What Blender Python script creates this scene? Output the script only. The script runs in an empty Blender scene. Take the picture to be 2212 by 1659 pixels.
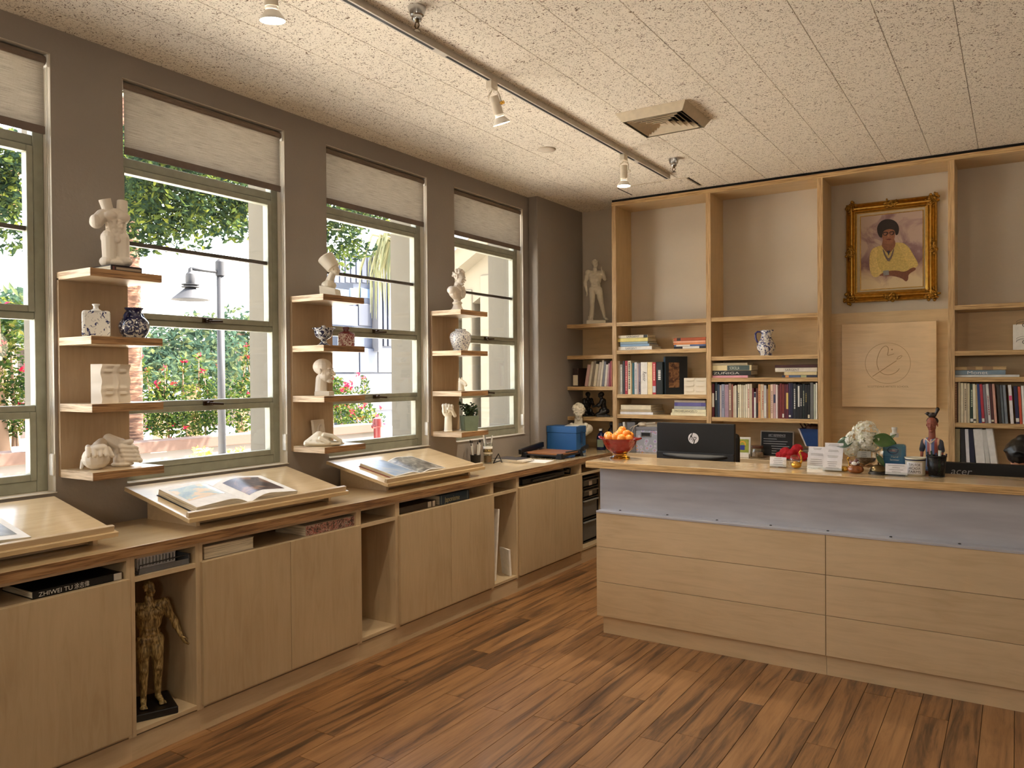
import bpy, math, random
from mathutils import Vector, Matrix, Euler
R=random.Random(7); PI=math.pi
sc=bpy.context.scene; COL=sc.collection
V=Vector
# ---------------------------------------------------------------- camera
CAM=V((3.6835,0.0,1.6)); FPX=1687.918
def _basis():
    y,p,r=[math.radians(a) for a in (32.862,-0.599,-0.424)]
    f=V((-math.sin(y)*math.cos(p),math.cos(y)*math.cos(p),math.sin(p)))
    rt=V((math.cos(y),math.sin(y),0)); up=rt.cross(f)
    r2=rt*math.cos(r)+up*math.sin(r); u2=up*math.cos(r)-rt*math.sin(r)
    return r2,u2,f
CR,CU,CF=_basis()
cam=bpy.data.cameras.new('camera'); camo=bpy.data.objects.new('camera',cam); COL.objects.link(camo)
cam.sensor_fit='HORIZONTAL'; cam.sensor_width=36; cam.lens=FPX/2212*36; cam.clip_start=.05; cam.clip_end=300
camo.matrix_world=Matrix(((CR.x,CU.x,-CF.x,CAM.x),(CR.y,CU.y,-CF.y,CAM.y),(CR.z,CU.z,-CF.z,CAM.z),(0,0,0,1)))
sc.camera=camo
def P(u,v,x=None,y=None,z=None):          # where the line of sight through a photo pixel meets a real plane
    d=CR*((u-1106)/FPX)-CU*((v-829.5)/FPX)+CF
    t=(x-CAM.x)/d.x if x is not None else (y-CAM.y)/d.y if y is not None else (z-CAM.z)/d.z
    return CAM+d*t
# ---------------------------------------------------------------- world, sun, fill lights, exposure
w=bpy.data.worlds.new('sky'); sc.world=w; w.use_nodes=True
nt=w.node_tree; bg=nt.nodes['Background']
sky=nt.nodes.new('ShaderNodeTexSky'); sky.sky_type='NISHITA'; sky.sun_disc=False
sky.sun_elevation=math.radians(48); sky.sun_rotation=math.radians(25); sky.air_density=1.3; sky.dust_density=2.5; sky.ozone_density=1.2
hs=nt.nodes.new('ShaderNodeHueSaturation'); hs.inputs['Saturation'].default_value=.4; nt.links.new(sky.outputs[0],hs.inputs['Color']); nt.links.new(hs.outputs[0],bg.inputs[0]); bg.inputs[1].default_value=1.25
sun=bpy.data.lights.new('sun','SUN'); sun.energy=33; sun.angle=.01; sun.color=(1,.93,.82)
suno=bpy.data.objects.new('sun',sun); COL.objects.link(suno)
suno.rotation_euler=V((-.42,-.55,-.85)).to_track_quat('-Z','Y').to_euler()   # shines down from over the roof, from the far right
def area(name,loc,rot,sx,sy,pw,col):
    l=bpy.data.lights.new(name,'AREA'); l.shape='RECTANGLE'; l.size=sx; l.size_y=sy; l.energy=pw; l.color=col
    o=bpy.data.objects.new(name,l); COL.objects.link(o); o.location=loc; o.rotation_euler=rot; return o
WARM=(1,.89,.72)
for ax,ay,az,pw in ((6.2,1.0,2.0,13),(6.4,4.4,2.0,10),(4.6,-1.8,2.0,30),(1.5,-.9,1.9,26)):  # unseen point lights added out of view to brighten ceiling and room
    l=bpy.data.lights.new("fill_light","POINT"); l.energy=pw; l.color=WARM; l.shadow_soft_size=.22; o=bpy.data.objects.new("fill_light",l); COL.objects.link(o); o.location=(ax,ay,az)
sc.view_settings.view_transform='Standard'; sc.view_settings.look='None'; sc.view_settings.gamma=1
sc.view_settings.use_curve_mapping=False; sc.view_settings.exposure=0.72
cy=sc.cycles; cy.use_denoising=True; cy.max_bounces=9; cy.diffuse_bounces=5; cy.glossy_bounces=4; cy.transmission_bounces=8; cy.transparent_max_bounces=16
cy.caustics_reflective=False; cy.caustics_refractive=False; cy.sample_clamp_indirect=12
SPOT=(36,30,85)
# ---------------------------------------------------------------- materials
def S(r,g,b): # sRGB 0-255 to linear
    f=lambda c:(c/255/12.92) if c/255<=.04045 else ((c/255+.055)/1.055)**2.4
    return (f(r),f(g),f(b),1)
_M={}
class N:
    def __init__(s,name):
        s.m=bpy.data.materials.new(name); s.m.use_nodes=True; s.t=s.m.node_tree; s.b=s.t.nodes['Principled BSDF']; s.out=s.t.nodes['Material Output']
    def n(s,ty,**k):
        q=s.t.nodes.new('ShaderNode'+ty)
        for a,b in k.items():
            if a.startswith('i_'): q.inputs[int(a[2:]) if a[2:].isdigit() else a[2:].replace('_',' ')].default_value=b
            else: setattr(q,a,b)
        return q
    def l(s,a,b): s.t.links.new(a,b)
    def ramp(s,fac,stops):
        r=s.n('ValToRGB'); e=r.color_ramp.elements
        while len(e)>1: e.remove(e[-1])
        e[0].position=stops[0][0]; e[0].color=stops[0][1]
        for p,c in stops[1:]:
            q=e.new(p); q.color=c
        s.l(fac,r.inputs[0]); return r.outputs[0]
    def coord(s,scale=(1,1,1),kind='Object',off=None,rnd=False):
        tc=s.n('TexCoord'); mp=s.n('Mapping'); mp.inputs['Scale'].default_value=scale
        s.l(tc.outputs[kind],mp.inputs[0])
        if rnd:
            oi=s.n('ObjectInfo'); mu=s.n('Math',operation='MULTIPLY'); mu.inputs[1].default_value=37; s.l(oi.outputs['Random'],mu.inputs[0])
            cb=s.n('CombineXYZ'); s.l(mu.outputs[0],cb.inputs[0]); s.l(mu.outputs[0],cb.inputs[2]); s.l(cb.outputs[0],mp.inputs['Location'])
        return mp.outputs[0]
    def noise(s,vec,sc,det=3,rough=.5,dist=0):
        q=s.n('TexNoise'); q.inputs['Scale'].default_value=sc; q.inputs['Detail'].default_value=det; q.inputs['Roughness'].default_value=rough; q.inputs['Distortion'].default_value=dist
        s.l(vec,q.inputs['Vector']); return q.outputs[0]
    def bump(s,h,st=.2,d=.01):
        b=s.n('Bump'); b.inputs['Strength'].default_value=st; b.inputs['Distance'].default_value=d; s.l(h,b.inputs['Height']); s.l(b.outputs[0],s.b.inputs['Normal'])
    def set(s,rough=.5,metal=0,spec=None,coat=0,sheen=0):
        s.b.inputs['Roughness'].default_value=rough; s.b.inputs['Metallic'].default_value=metal
        if spec is not None: s.b.inputs['Specular IOR Level'].default_value=spec
        s.b.inputs['Coat Weight'].default_value=coat
        return s
def flat(name,rgb,rough=.5,metal=0,var=.06,scale=30,spec=None,coat=0):
    key=(name,rgb,rough,metal)
    if key in _M: return _M[key]
    m=N(name); m.set(rough,metal,spec,coat); c=S(*rgb)
    lo=tuple(max(0,x*(1-var)) for x in c[:3])+(1,); hi=tuple(min(1,x*(1+var)) for x in c[:3])+(1,)
    col=m.ramp(m.noise(m.coord(),scale,2),[(.3,lo),(.7,hi)]); m.l(col,m.b.inputs['Base Color'])
    _M[key]=m.m; return m.m
def wood(name,rgb,axis='y',rough=.32,dark=.86,rnd=True,coat=.15):
    m=N(name); m.set(rough,0,None,coat); m.b.inputs['Coat Roughness'].default_value=.15
    sc3={'x':(1.2,11,11),'y':(11,1.2,11),'z':(11,11,1.2)}[axis]; c=S(*rgb)
    v=m.coord(sc3,rnd=rnd); n1=m.noise(v,2.2,5,.6,1.4); n2=m.noise(m.coord((1.3,1.3,1.3),rnd=rnd),1.6,3)
    mx=m.n('Math',operation='MULTIPLY_ADD'); mx.inputs[1].default_value=.55; m.l(n1,mx.inputs[0]); 
    m2=m.n('Math',operation='MULTIPLY'); m2.inputs[1].default_value=.45; m.l(n2,m2.inputs[0]); m.l(m2.outputs[0],mx.inputs[2])
    d=(c[0]*dark,c[1]*dark*.97,c[2]*dark*.92,1); h=(min(1,c[0]*1.1),min(1,c[1]*1.1),min(1,c[2]*1.12),1)
    m.l(m.ramp(mx.outputs[0],[(.33,d),(.5,c),(.68,h)]),m.b.inputs['Base Color'])
    return m.m
def ply(name,rgb,rgb2,axis='z',lines=46,rough=.5):   # layered plywood edge
    m=N(name); m.set(rough); sc3={'z':(2,2,lines),'x':(lines,2,2),'y':(2,lines,2)}[axis]
    n1=m.noise(m.coord(sc3),2.6,3,.6); m.l(m.ramp(n1,[(.36,S(*rgb2)),(.5,S(*rgb)),(.62,S(*[min(255,c+18) for c in rgb]))]),m.b.inputs['Base Color'])
    return m.m
BIRCH=(202,180,146)
wood_x=wood('birch plywood',BIRCH,'x'); wood_y=wood('birch plywood',BIRCH,'y'); wood_z=wood('birch plywood',BIRCH,'z',.42)
wood_dk=wood('birch door',(188,166,132),'z',.42)
wood_gloss=wood('varnished birch',(214,190,150),'y',.2,coat=.5); wood_glossx=wood('varnished birch',(214,188,150),'x',.17,coat=.5)
ply_z=ply('plywood edge',(150,112,72),(104,72,44)); ply_lt=ply('plywood edge pale',(206,178,142),(160,126,88)); ply_v=ply('plywood edge upright',(196,162,116),(158,122,80),'x',60)
ply_y=ply('plywood edge shelf',(196,162,112),(160,122,76))
plaster=None
def mk_paint(name,rgb,rough=.8,b=.25,sc=60):
    m=N(name); m.set(rough); v=m.coord(); c=S(*rgb)
    m.l(m.ramp(m.noise(v,1.3,4),[(.3,tuple(x*.94 for x in c[:3])+(1,)),(.7,tuple(min(1,x*1.05) for x in c[:3])+(1,))]),m.b.inputs['Base Color'])
    m.bump(m.noise(v,sc,4),b,.004); return m.m
wall_m=mk_paint('taupe wall paint',(154,145,136)); rev_m=mk_paint('painted reveal',(226,218,204),.7,.4,25)
stucco=mk_paint('cream stucco',(94,88,76),.9,.6,14)
frame_m=flat('sage grey window paint',(148,148,130),.45,0,.08,20)
plaster=mk_paint('white plaster',(226,216,202),.75,.12,40)
plaster2=mk_paint('warm plaster',(232,224,206),.7,.12,40)
white_m=flat('white plastic',(228,226,220),.4); black_m=flat('black plastic',(13,13,15),.4); dkgrey=flat('dark grey',(52,52,54),.5)
steel=flat('chrome',(200,200,200),.18,1); brass=flat('brass',(206,160,70),.22,1); paper=flat('paper',(238,234,226),.7); page_m=ply('page edges',(224,214,192),(184,172,148),'z',90,.8)
gold_m=flat('gold leaf',(182,140,66),.3,1,.2,40)
def glass_mat():
    m=N('window glass'); t=m.n('BsdfTransparent'); g=m.n('BsdfGlossy'); g.inputs['Roughness'].default_value=.02; lw=m.n('LayerWeight'); pw_=m.n('Math',operation='POWER'); pw_.inputs[1].default_value=4; m.l(lw.outputs['Facing'],pw_.inputs[0]); ma=m.n('Math',operation='MULTIPLY_ADD'); ma.inputs[1].default_value=.5; ma.inputs[2].default_value=.02; m.l(pw_.outputs[0],ma.inputs[0])
    mx=m.n('MixShader'); m.l(ma.outputs[0],mx.inputs[0]); m.l(t.outputs[0],mx.inputs[1]); m.l(g.outputs[0],mx.inputs[2]); m.l(mx.outputs[0],m.out.inputs[0]); return m.m
pane_m=glass_mat()
def clear_mat(name,rgb,rough=.03,ior=1.45):
    m=N(name); m.set(rough); m.b.inputs['Base Color'].default_value=S(*rgb); m.b.inputs['Transmission Weight'].default_value=1; m.b.inputs['IOR'].default_value=ior; return m.m
def thin_glass(name,rgb,gl=.1):
    m=N(name); t=m.n('BsdfTransparent'); t.inputs[0].default_value=S(*rgb); g=m.n('BsdfGlossy'); g.inputs['Roughness'].default_value=.04; lw=m.n('LayerWeight'); lw.inputs[0].default_value=.35
    pw_=m.n('Math',operation='POWER'); pw_.inputs[1].default_value=3; m.l(lw.outputs['Facing'],pw_.inputs[0]); a=m.n('Math',operation='MULTIPLY_ADD'); a.inputs[1].default_value=.6; a.inputs[2].default_value=gl*.35; m.l(pw_.outputs[0],a.inputs[0]); mx=m.n('MixShader'); m.l(a.outputs[0],mx.inputs[0]); m.l(t.outputs[0],mx.inputs[1]); m.l(g.outputs[0],mx.inputs[2]); m.l(mx.outputs[0],m.out.inputs[0]); return m.m
def emit(name,rgb,st):
    m=N(name); m.b.inputs['Emission Color'].default_value=S(*rgb); m.b.inputs['Emission Strength'].default_value=st; return m.m
# ---------------------------------------------------------------- mesh builder
class MB:
    def __init__(s): s.v=[]; s.f=[]; s.mi=[]
    def add(s,vs,fs,mi=0):
        o=len(s.v); s.v+= [V(p) for p in vs]; s.f+= [tuple(i+o for i in f) for f in fs]; s.mi+=[mi]*len(fs); return s
    def box(s,x0,y0,z0,x1,y1,z1,mi=0):
        return s.add([(x0,y0,z0),(x1,y0,z0),(x1,y1,z0),(x0,y1,z0),(x0,y0,z1),(x1,y0,z1),(x1,y1,z1),(x0,y1,z1)],[(0,3,2,1),(4,5,6,7),(0,1,5,4),(1,2,6,5),(2,3,7,6),(3,0,4,7)],mi)
    def obox(s,c,sz,rot=(0,0,0),mi=0):
        m=Matrix.Translation(V(c))@Euler(rot).to_matrix().to_4x4(); a,b,d=[q/2 for q in sz]
        vs=[m@V(p) for p in [(-a,-b,-d),(a,-b,-d),(a,b,-d),(-a,b,-d),(-a,-b,d),(a,-b,d),(a,b,d),(-a,b,d)]]
        return s.add(vs,[(0,3,2,1),(4,5,6,7),(0,1,5,4),(1,2,6,5),(2,3,7,6),(3,0,4,7)],mi)
    def cyl(s,p0,p1,r0,r1=None,n=16,caps=True,mi=0):
        r1=r0 if r1 is None else r1; p0=V(p0);p1=V(p1); d=(p1-p0).normalized(); q=d.orthogonal().normalized(); e=d.cross(q)
        vs=[]
        for p,r in((p0,r0),(p1,r1)):
            for i in range(n):
                a=2*PI*i/n; vs.append(p+(q*math.cos(a)+e*math.sin(a))*r)
        fs=[(i,(i+1)%n,n+(i+1)%n,n+i) for i in range(n)]
        if caps: fs+=[tuple(reversed(range(n))),tuple(range(n,2*n))]
        return s.add(vs,fs,mi)
    def tube(s,pts,r,n=8,mi=0,closed=False):
        pts=[V(p) for p in pts]; k=len(pts); rr=r if isinstance(r,(list,tuple)) else [r]*k; vs=[]; q=None
        for i,p in enumerate(pts):
            d=((pts[(i+1)%k] if (closed or i<k-1) else p)-(pts[i-1] if (closed or i>0) else p))
            d=d.normalized() if d.length>1e-9 else V((0,0,1))
            q=(d.orthogonal() if q is None else q-d*q.dot(d)); q=q.normalized() if q.length>1e-6 else d.orthogonal().normalized(); e=d.cross(q)
            vs+=[p+(q*math.cos(2*PI*j/n)+e*math.sin(2*PI*j/n))*rr[i] for j in range(n)]
        fs=[(i*n+j,i*n+(j+1)%n,((i+1)%k)*n+(j+1)%n,((i+1)%k)*n+j) for i in range(k if closed else k-1) for j in range(n)]
        if not closed: fs+=[tuple(reversed(range(n))),tuple(range((k-1)*n,k*n))]
        return s.add(vs,fs,mi)
    def lathe(s,prof,n=28,c=(0,0,0),mi=0,sx=1,sy=1,f=None):
        vs=[];k=len(prof)
        for r,z in prof:
            for j in range(n):
                a=2*PI*j/n; q=r*(f(a,z) if f else 1); vs.append((c[0]+q*math.cos(a)*sx,c[1]+q*math.sin(a)*sy,c[2]+z))
        fs=[(i*n+j,i*n+(j+1)%n,(i+1)*n+(j+1)%n,(i+1)*n+j) for i in range(k-1) for j in range(n)]
        if prof[0][0]>1e-5: fs.append(tuple(reversed(range(n))))
        if prof[-1][0]>1e-5: fs.append(tuple(range((k-1)*n,k*n)))
        return s.add(vs,fs,mi)
    def ell(s,c,r,rot=None,nu=14,nv=9,mi=0):
        r=(r,r,r) if not isinstance(r,(tuple,list)) else r; c=V(c); vs=[]
        for i in range(nv+1):
            th=PI*i/nv
            for j in range(nu):
                a=2*PI*j/nu; p=V((r[0]*math.sin(th)*math.cos(a),r[1]*math.sin(th)*math.sin(a),-r[2]*math.cos(th)))
                vs.append(c+(rot@p if rot is not None else p))
        fs=[(i*nu+j,i*nu+(j+1)%nu,(i+1)*nu+(j+1)%nu,(i+1)*nu+j) for i in range(nv) for j in range(nu)]
        return s.add(vs,fs,mi)
    def cap(s,p0,p1,r0,r1=None,n=12):      # tapered limb with round ends
        r1=r0 if r1 is None else r1; s.cyl(p0,p1,r0,r1,n); s.ell(p0,r0,nu=n,nv=8); s.ell(p1,r1,nu=n,nv=8); return s
    def prism(s,pts,d,mi=0):               # planar polygon (3-D points) pushed along vector d
        n=len(pts); d=V(d); a=[V(p) for p in pts]
        return s.add(a+[p+d for p in a],[tuple(range(n))[::-1],tuple(range(n,2*n))]+[(i,(i+1)%n,n+(i+1)%n,n+i) for i in range(n)],mi)
    def grid(s,fn,nu,nv,mi=0):
        vs=[fn(i/nu,j/nv) for j in range(nv+1) for i in range(nu+1)]; k=nu+1
        return s.add(vs,[(j*k+i,j*k+i+1,(j+1)*k+i+1,(j+1)*k+i) for j in range(nv) for i in range(nu)],mi)
    def build(s,name,mat,parent=None,smooth=False,bev=0,w=False,solid=0,loc=None,fixn=False):
        me=bpy.data.meshes.new(name); vs=s.v
        if parent is not None and w: im=tf(parent).inverted(); vs=[im@p for p in vs]
        elif loc is not None: L=V(loc); vs=[p-L for p in vs]
        me.from_pydata(vs,[],s.f); me.validate()
        ms=mat if isinstance(mat,(list,tuple)) else [mat]
        for m in ms: me.materials.append(m)
        if len(ms)>1 and len(me.polygons)==len(s.mi): me.polygons.foreach_set('material_index',s.mi)
        if smooth: me.polygons.foreach_set('use_smooth',[True]*len(me.polygons))
        o=bpy.data.objects.new(name,me); COL.objects.link(o)
        if fixn:
            import bmesh
            b=bmesh.new(); b.from_mesh(me); bmesh.ops.recalc_face_normals(b,faces=b.faces); b.to_mesh(me); b.free()
        if parent is not None: o.parent=parent
        elif loc is not None: o.location=loc
        if smooth=='auto': me.set_sharp_from_angle(angle=.6)
        if bev: b=o.modifiers.new('bevel','BEVEL'); b.width=bev; b.segments=2; b.limit_method='ANGLE'
        if solid: b=o.modifiers.new('solid','SOLIDIFY'); b.thickness=solid
        return o
def tf(o):
    m=Matrix.LocRotScale(o.location,o.rotation_euler,o.scale)
    return tf(o.parent)@m if o.parent else m
def tag(o,label=None,cat=None,group=None,kind=None):
    if label: o['label']=label
    if cat: o['category']=cat
    if group: o['group']=group
    if kind: o['kind']=kind
    return o
def T(name,label,cat,loc=(0,0,0),rz=0,group=None):
    o=bpy.data.objects.new(name,None); COL.objects.link(o); o.location=loc; o.rotation_euler=(0,0,rz); o.empty_display_size=.05
    return tag(o,label,cat,group)
def ST(name):
    o=bpy.data.objects.new(name,None); COL.objects.link(o); o['kind']='structure'; return o
def copy_tree(o,parent=None):
    c=o.copy(); COL.objects.link(c)
    if parent is not None: c.parent=parent
    for ch in list(o.children): copy_tree(ch,c)
    return c
def bake(o):                               # apply modifiers into the mesh
    dg=bpy.context.evaluated_depsgraph_get(); me=bpy.data.meshes.new_from_object(o.evaluated_get(dg)); me.name=o.name
    o.modifiers.clear(); o.data=me; return o
def blob(mb,name,mat,parent=None,vox=.003,it=3,w=False,loc=None,disp=None):   # melt overlapping volumes into one continuous skin
    o=mb.build(name,mat,parent,True,w=w,loc=loc)
    r=o.modifiers.new('r','REMESH'); r.mode='VOXEL'; r.voxel_size=vox; r.use_smooth_shade=True
    if it: q=o.modifiers.new('s','SMOOTH'); q.factor=.5; q.iterations=it
    if disp:
        tx=bpy.data.textures.new('relief','CLOUDS'); tx.noise_scale=disp[0]; q=o.modifiers.new('d','DISPLACE'); q.texture=tx; q.strength=disp[1]; q.mid_level=.5
    return bake(o)
def text(s,o,right,up,mat,parent,width=None,size=.02,name='lettering',ext=.0004,align='LEFT',w=True,shear=0):
    cu=bpy.data.curves.new(name,'FONT'); cu.body=s; cu.size=1; cu.align_x=align; cu.extrude=0; cu.resolution_u=3; cu.shear=shear
    t=bpy.data.objects.new(name,cu); COL.objects.link(t)
    dg=bpy.context.evaluated_depsgraph_get(); me=bpy.data.meshes.new_from_object(t.evaluated_get(dg)); bpy.data.objects.remove(t)
    xs=[v.co.x for v in me.vertices] or [0,1]; right=V(right).normalized(); up=V(up).normalized(); nrm=right.cross(up)
    k=(width/(max(xs)-min(xs))) if width else size; ky=size if (width and size) else k
    m=Matrix(((right.x,up.x,nrm.x,0),(right.y,up.y,nrm.y,0),(right.z,up.z,nrm.z,0),(0,0,0,1)))
    im=tf(parent).inverted() if w else Matrix()
    for v in me.vertices: v.co=im@(m@V((v.co.x*k,v.co.y*ky,ext))+V(o))
    me.name=name; me.materials.append(mat); ob=bpy.data.objects.new(name,me); COL.objects.link(ob); ob.parent=parent; return ob
# ================================================================ the room
ZC=3.1986; YW=6.85
def plank_mat():
    m=N('reddish plank floor'); m.set(.34,0,None,.1); v=m.coord((34,1.5,34),rnd=True); n1=m.noise(v,1.2,6,.66,.8); n2=m.noise(m.coord((11,.9,11),rnd=True),1.9,5,.66,.7)
    oi=m.n('ObjectInfo'); a=m.n('Math',operation='MULTIPLY_ADD'); a.inputs[1].default_value=.16; a.inputs[2].default_value=-.22; m.l(oi.outputs['Random'],a.inputs[0])
    b=m.n('Math',operation='MULTIPLY_ADD'); b.inputs[1].default_value=.42; m.l(n1,b.inputs[0]); m.l(a.outputs[0],b.inputs[2])
    c=m.n('Math',operation='MULTIPLY_ADD'); c.inputs[1].default_value=.95; m.l(n2,c.inputs[0]); m.l(b.outputs[0],c.inputs[2])
    m.l(m.ramp(c.outputs[0],[(.28,S(56,39,26)),(.43,S(102,71,44)),(.55,S(138,98,60)),(.74,S(160,118,76))]),m.b.inputs['Base Color']); m.bump(n1,.15,.002); return m.m
plank_m=plank_mat()
fl=MB().box(-.1,-3,-.06,8,YW,-.004).build('floor',flat('dark floor joint',(58,36,22),.6)); fl['kind']='structure'
pw,pl=.127,1.22; pme=MB().box(0,0,-.004,pw-.0022,pl-.0022,.0).build('plank',plank_m,None,bev=.0012); bake(pme); pm=pme.data; bpy.data.objects.remove(pme)
for i in range(31):
    off=R.random()*pl
    x=.5+i*pw
    for j in range(-1,6):
        y=.6+j*pl+off-pl
        if y>YW-.05: continue
        o=bpy.data.objects.new('plank',pm); COL.objects.link(o); o.parent=fl; o.location=(x,y,0); o.scale.y=min(1,(YW-y)/pl)
        if x>4.2 and y<3 or x>4.4: bpy.data.objects.remove(o); continue
def tile_mat():
    m=N('fissured ceiling tile'); m.set(.9); v=m.coord(rnd=True); n1=m.noise(v,62,2,.5,2.0); n2=m.noise(v,130,1,.5,1.0)
    mk=m.n('MapRange'); mk.inputs[1].default_value=.605; mk.inputs[2].default_value=.645; m.l(n1,mk.inputs[0])
    mk2=m.n('MapRange'); mk2.inputs[1].default_value=.66; mk2.inputs[2].default_value=.7; m.l(n2,mk2.inputs[0])
    mx=m.n('Math',operation='MAXIMUM'); m.l(mk.outputs[0],mx.inputs[0]); m.l(mk2.outputs[0],mx.inputs[1])
    m.l(m.ramp(mx.outputs[0],[(0,S(246,238,224)),(1,S(122,102,80))]),m.b.inputs['Base Color'])
    inv=m.n('Math',operation='SUBTRACT'); inv.inputs[0].default_value=1; m.l(mx.outputs[0],inv.inputs[1]); m.bump(inv.outputs[0],.5,.003); return m.m
tile_m=tile_mat()
ce=MB().box(-.1,-3,ZC+.012,8,YW,ZC+.1).build('ceiling',tile_m); ce['kind']='structure'
TW,TL=.2986,.597
tb=MB(); b=.0022
tb.add([(b,.0012,0),(TW-b,.0012,0),(TW-b,TL-.0012,0),(b,TL-.0012,0),(.0008,.0008,.004),(TW-.0008,.0008,.004),(TW-.0008,TL-.0008,.004),(.0008,TL-.0008,.004),(.0008,.0008,.014),(TW-.0008,.0008,.014),(TW-.0008,TL-.0008,.014),(.0008,TL-.0008,.014)],
 [(0,3,2,1),(0,1,5,4),(1,2,6,5),(2,3,7,6),(3,0,4,7),(4,5,9,8),(5,6,10,9),(6,7,11,10),(7,4,8,11)])
to=tb.build('tile',tile_m); tm=to.data; bpy.data.objects.remove(to)
for i in range(17):
    x=3.1562-TW*11+i*TW; sh=[0,0,.15,0,.3][i%5]*(1 if i%3 else 0)
    for j in range(-10,4):
        y=5.08+j*TL+sh-.6+.6
        if y+TL>YW+.55 or y<.6: continue
        o=bpy.data.objects.new('tile',tm); COL.objects.link(o); o.parent=ce; o.location=(x,y,ZC+R.uniform(-.0004,.0004))
# ---- walls
WIN=[(.85,1.86),(2.20,3.21),(3.545,4.555),(4.89,5.90)]; Z0,Z1=1.085,3.078
wl=MB(); wl.box(-.12,-3,0,0,YW,Z0); wl.box(-.12,-3,Z1,0,YW,3.3)
ys=[-3]+[q for a in WIN for q in a]+[YW]
for k in range(0,len(ys),2): wl.box(-.12,ys[k],Z0,0,ys[k+1],Z1)
wall_left=wl.build('wall_left',wall_m); wall_left['kind']='structure'
ex=MB(); ex.box(-.43,-3,-.3,-.12,7.6,1.0); ex.box(-.43,-3,3.14,-.12,7.6,4.4)
ey=[-3]+[q for a in WIN for q in (a[0]-.05,a[1]+.075)]+[7.6]
for k in range(0,len(ey),2): ex.box(-.43,ey[k],1.0,-.12,ey[k+1],3.14)
ex.build('outer_masonry',stucco,wall_left)
for a,b in WIN:   # plastered reveals and the sill
    q=MB(); q.box(-.119,a-.001,Z0,-.066,a+.0015,Z1).box(-.119,b-.0015,Z0,-.001,b+.001,Z1).box(-.119,a,Z1-.0015,-.001,b,Z1+.001); q.box(-.119,a,Z0-.002,.012,b,Z0+.002); q.build('reveal',rev_m,wall_left)
pil=MB().box(.0,5.985,.9,.1,YW,3.3).build('trim_1',wall_m,None,bev=.012); pil['kind']='structure'
wb=MB().box(-.1,YW,0,8,YW+.12,3.3).build('wall_back',mk_paint('back wall paint',(206,196,182))); wb['kind']='structure'
MB().box(8,-3,0,8.1,YW,3.3).build('wall_right',wall_m)['kind']='structure'; MB().box(-.1,-3.1,0,8,-3,3.3).build('wall_front',wall_m)['kind']='structure'
# ---- windows
def weave():
    m=N('woven shade cloth'); v=m.coord((4,4,260)); n=m.noise(v,2.0,4,.7); v2=m.coord((160,160,40)); n2=m.noise(v2,2,2)
    ad=m.n('Math',operation='MULTIPLY_ADD'); ad.inputs[1].default_value=.12; m.l(n2,ad.inputs[0]); m.l(n,ad.inputs[2])
    c=m.ramp(ad.outputs[0],[(.36,S(134,128,120)),(.5,S(172,165,155)),(.7,S(192,186,176))]); d=m.n('BsdfDiffuse'); t=m.n('BsdfTranslucent'); mx=m.n('MixShader'); mx.inputs[0].default_value=.5
    m.l(c,d.inputs[0]); m.l(c,t.inputs[0]); m.l(d.outputs[0],mx.inputs[1]); m.l(t.outputs[0],mx.inputs[2]); m.l(mx.outputs[0],m.out.inputs[0]); return m.m
weave_m=weave(); rail_m=flat('taupe hem rail',(112,98,88),.7)
FX=-.065; clip_m=flat('white clip',(236,234,228),.35)
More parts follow.
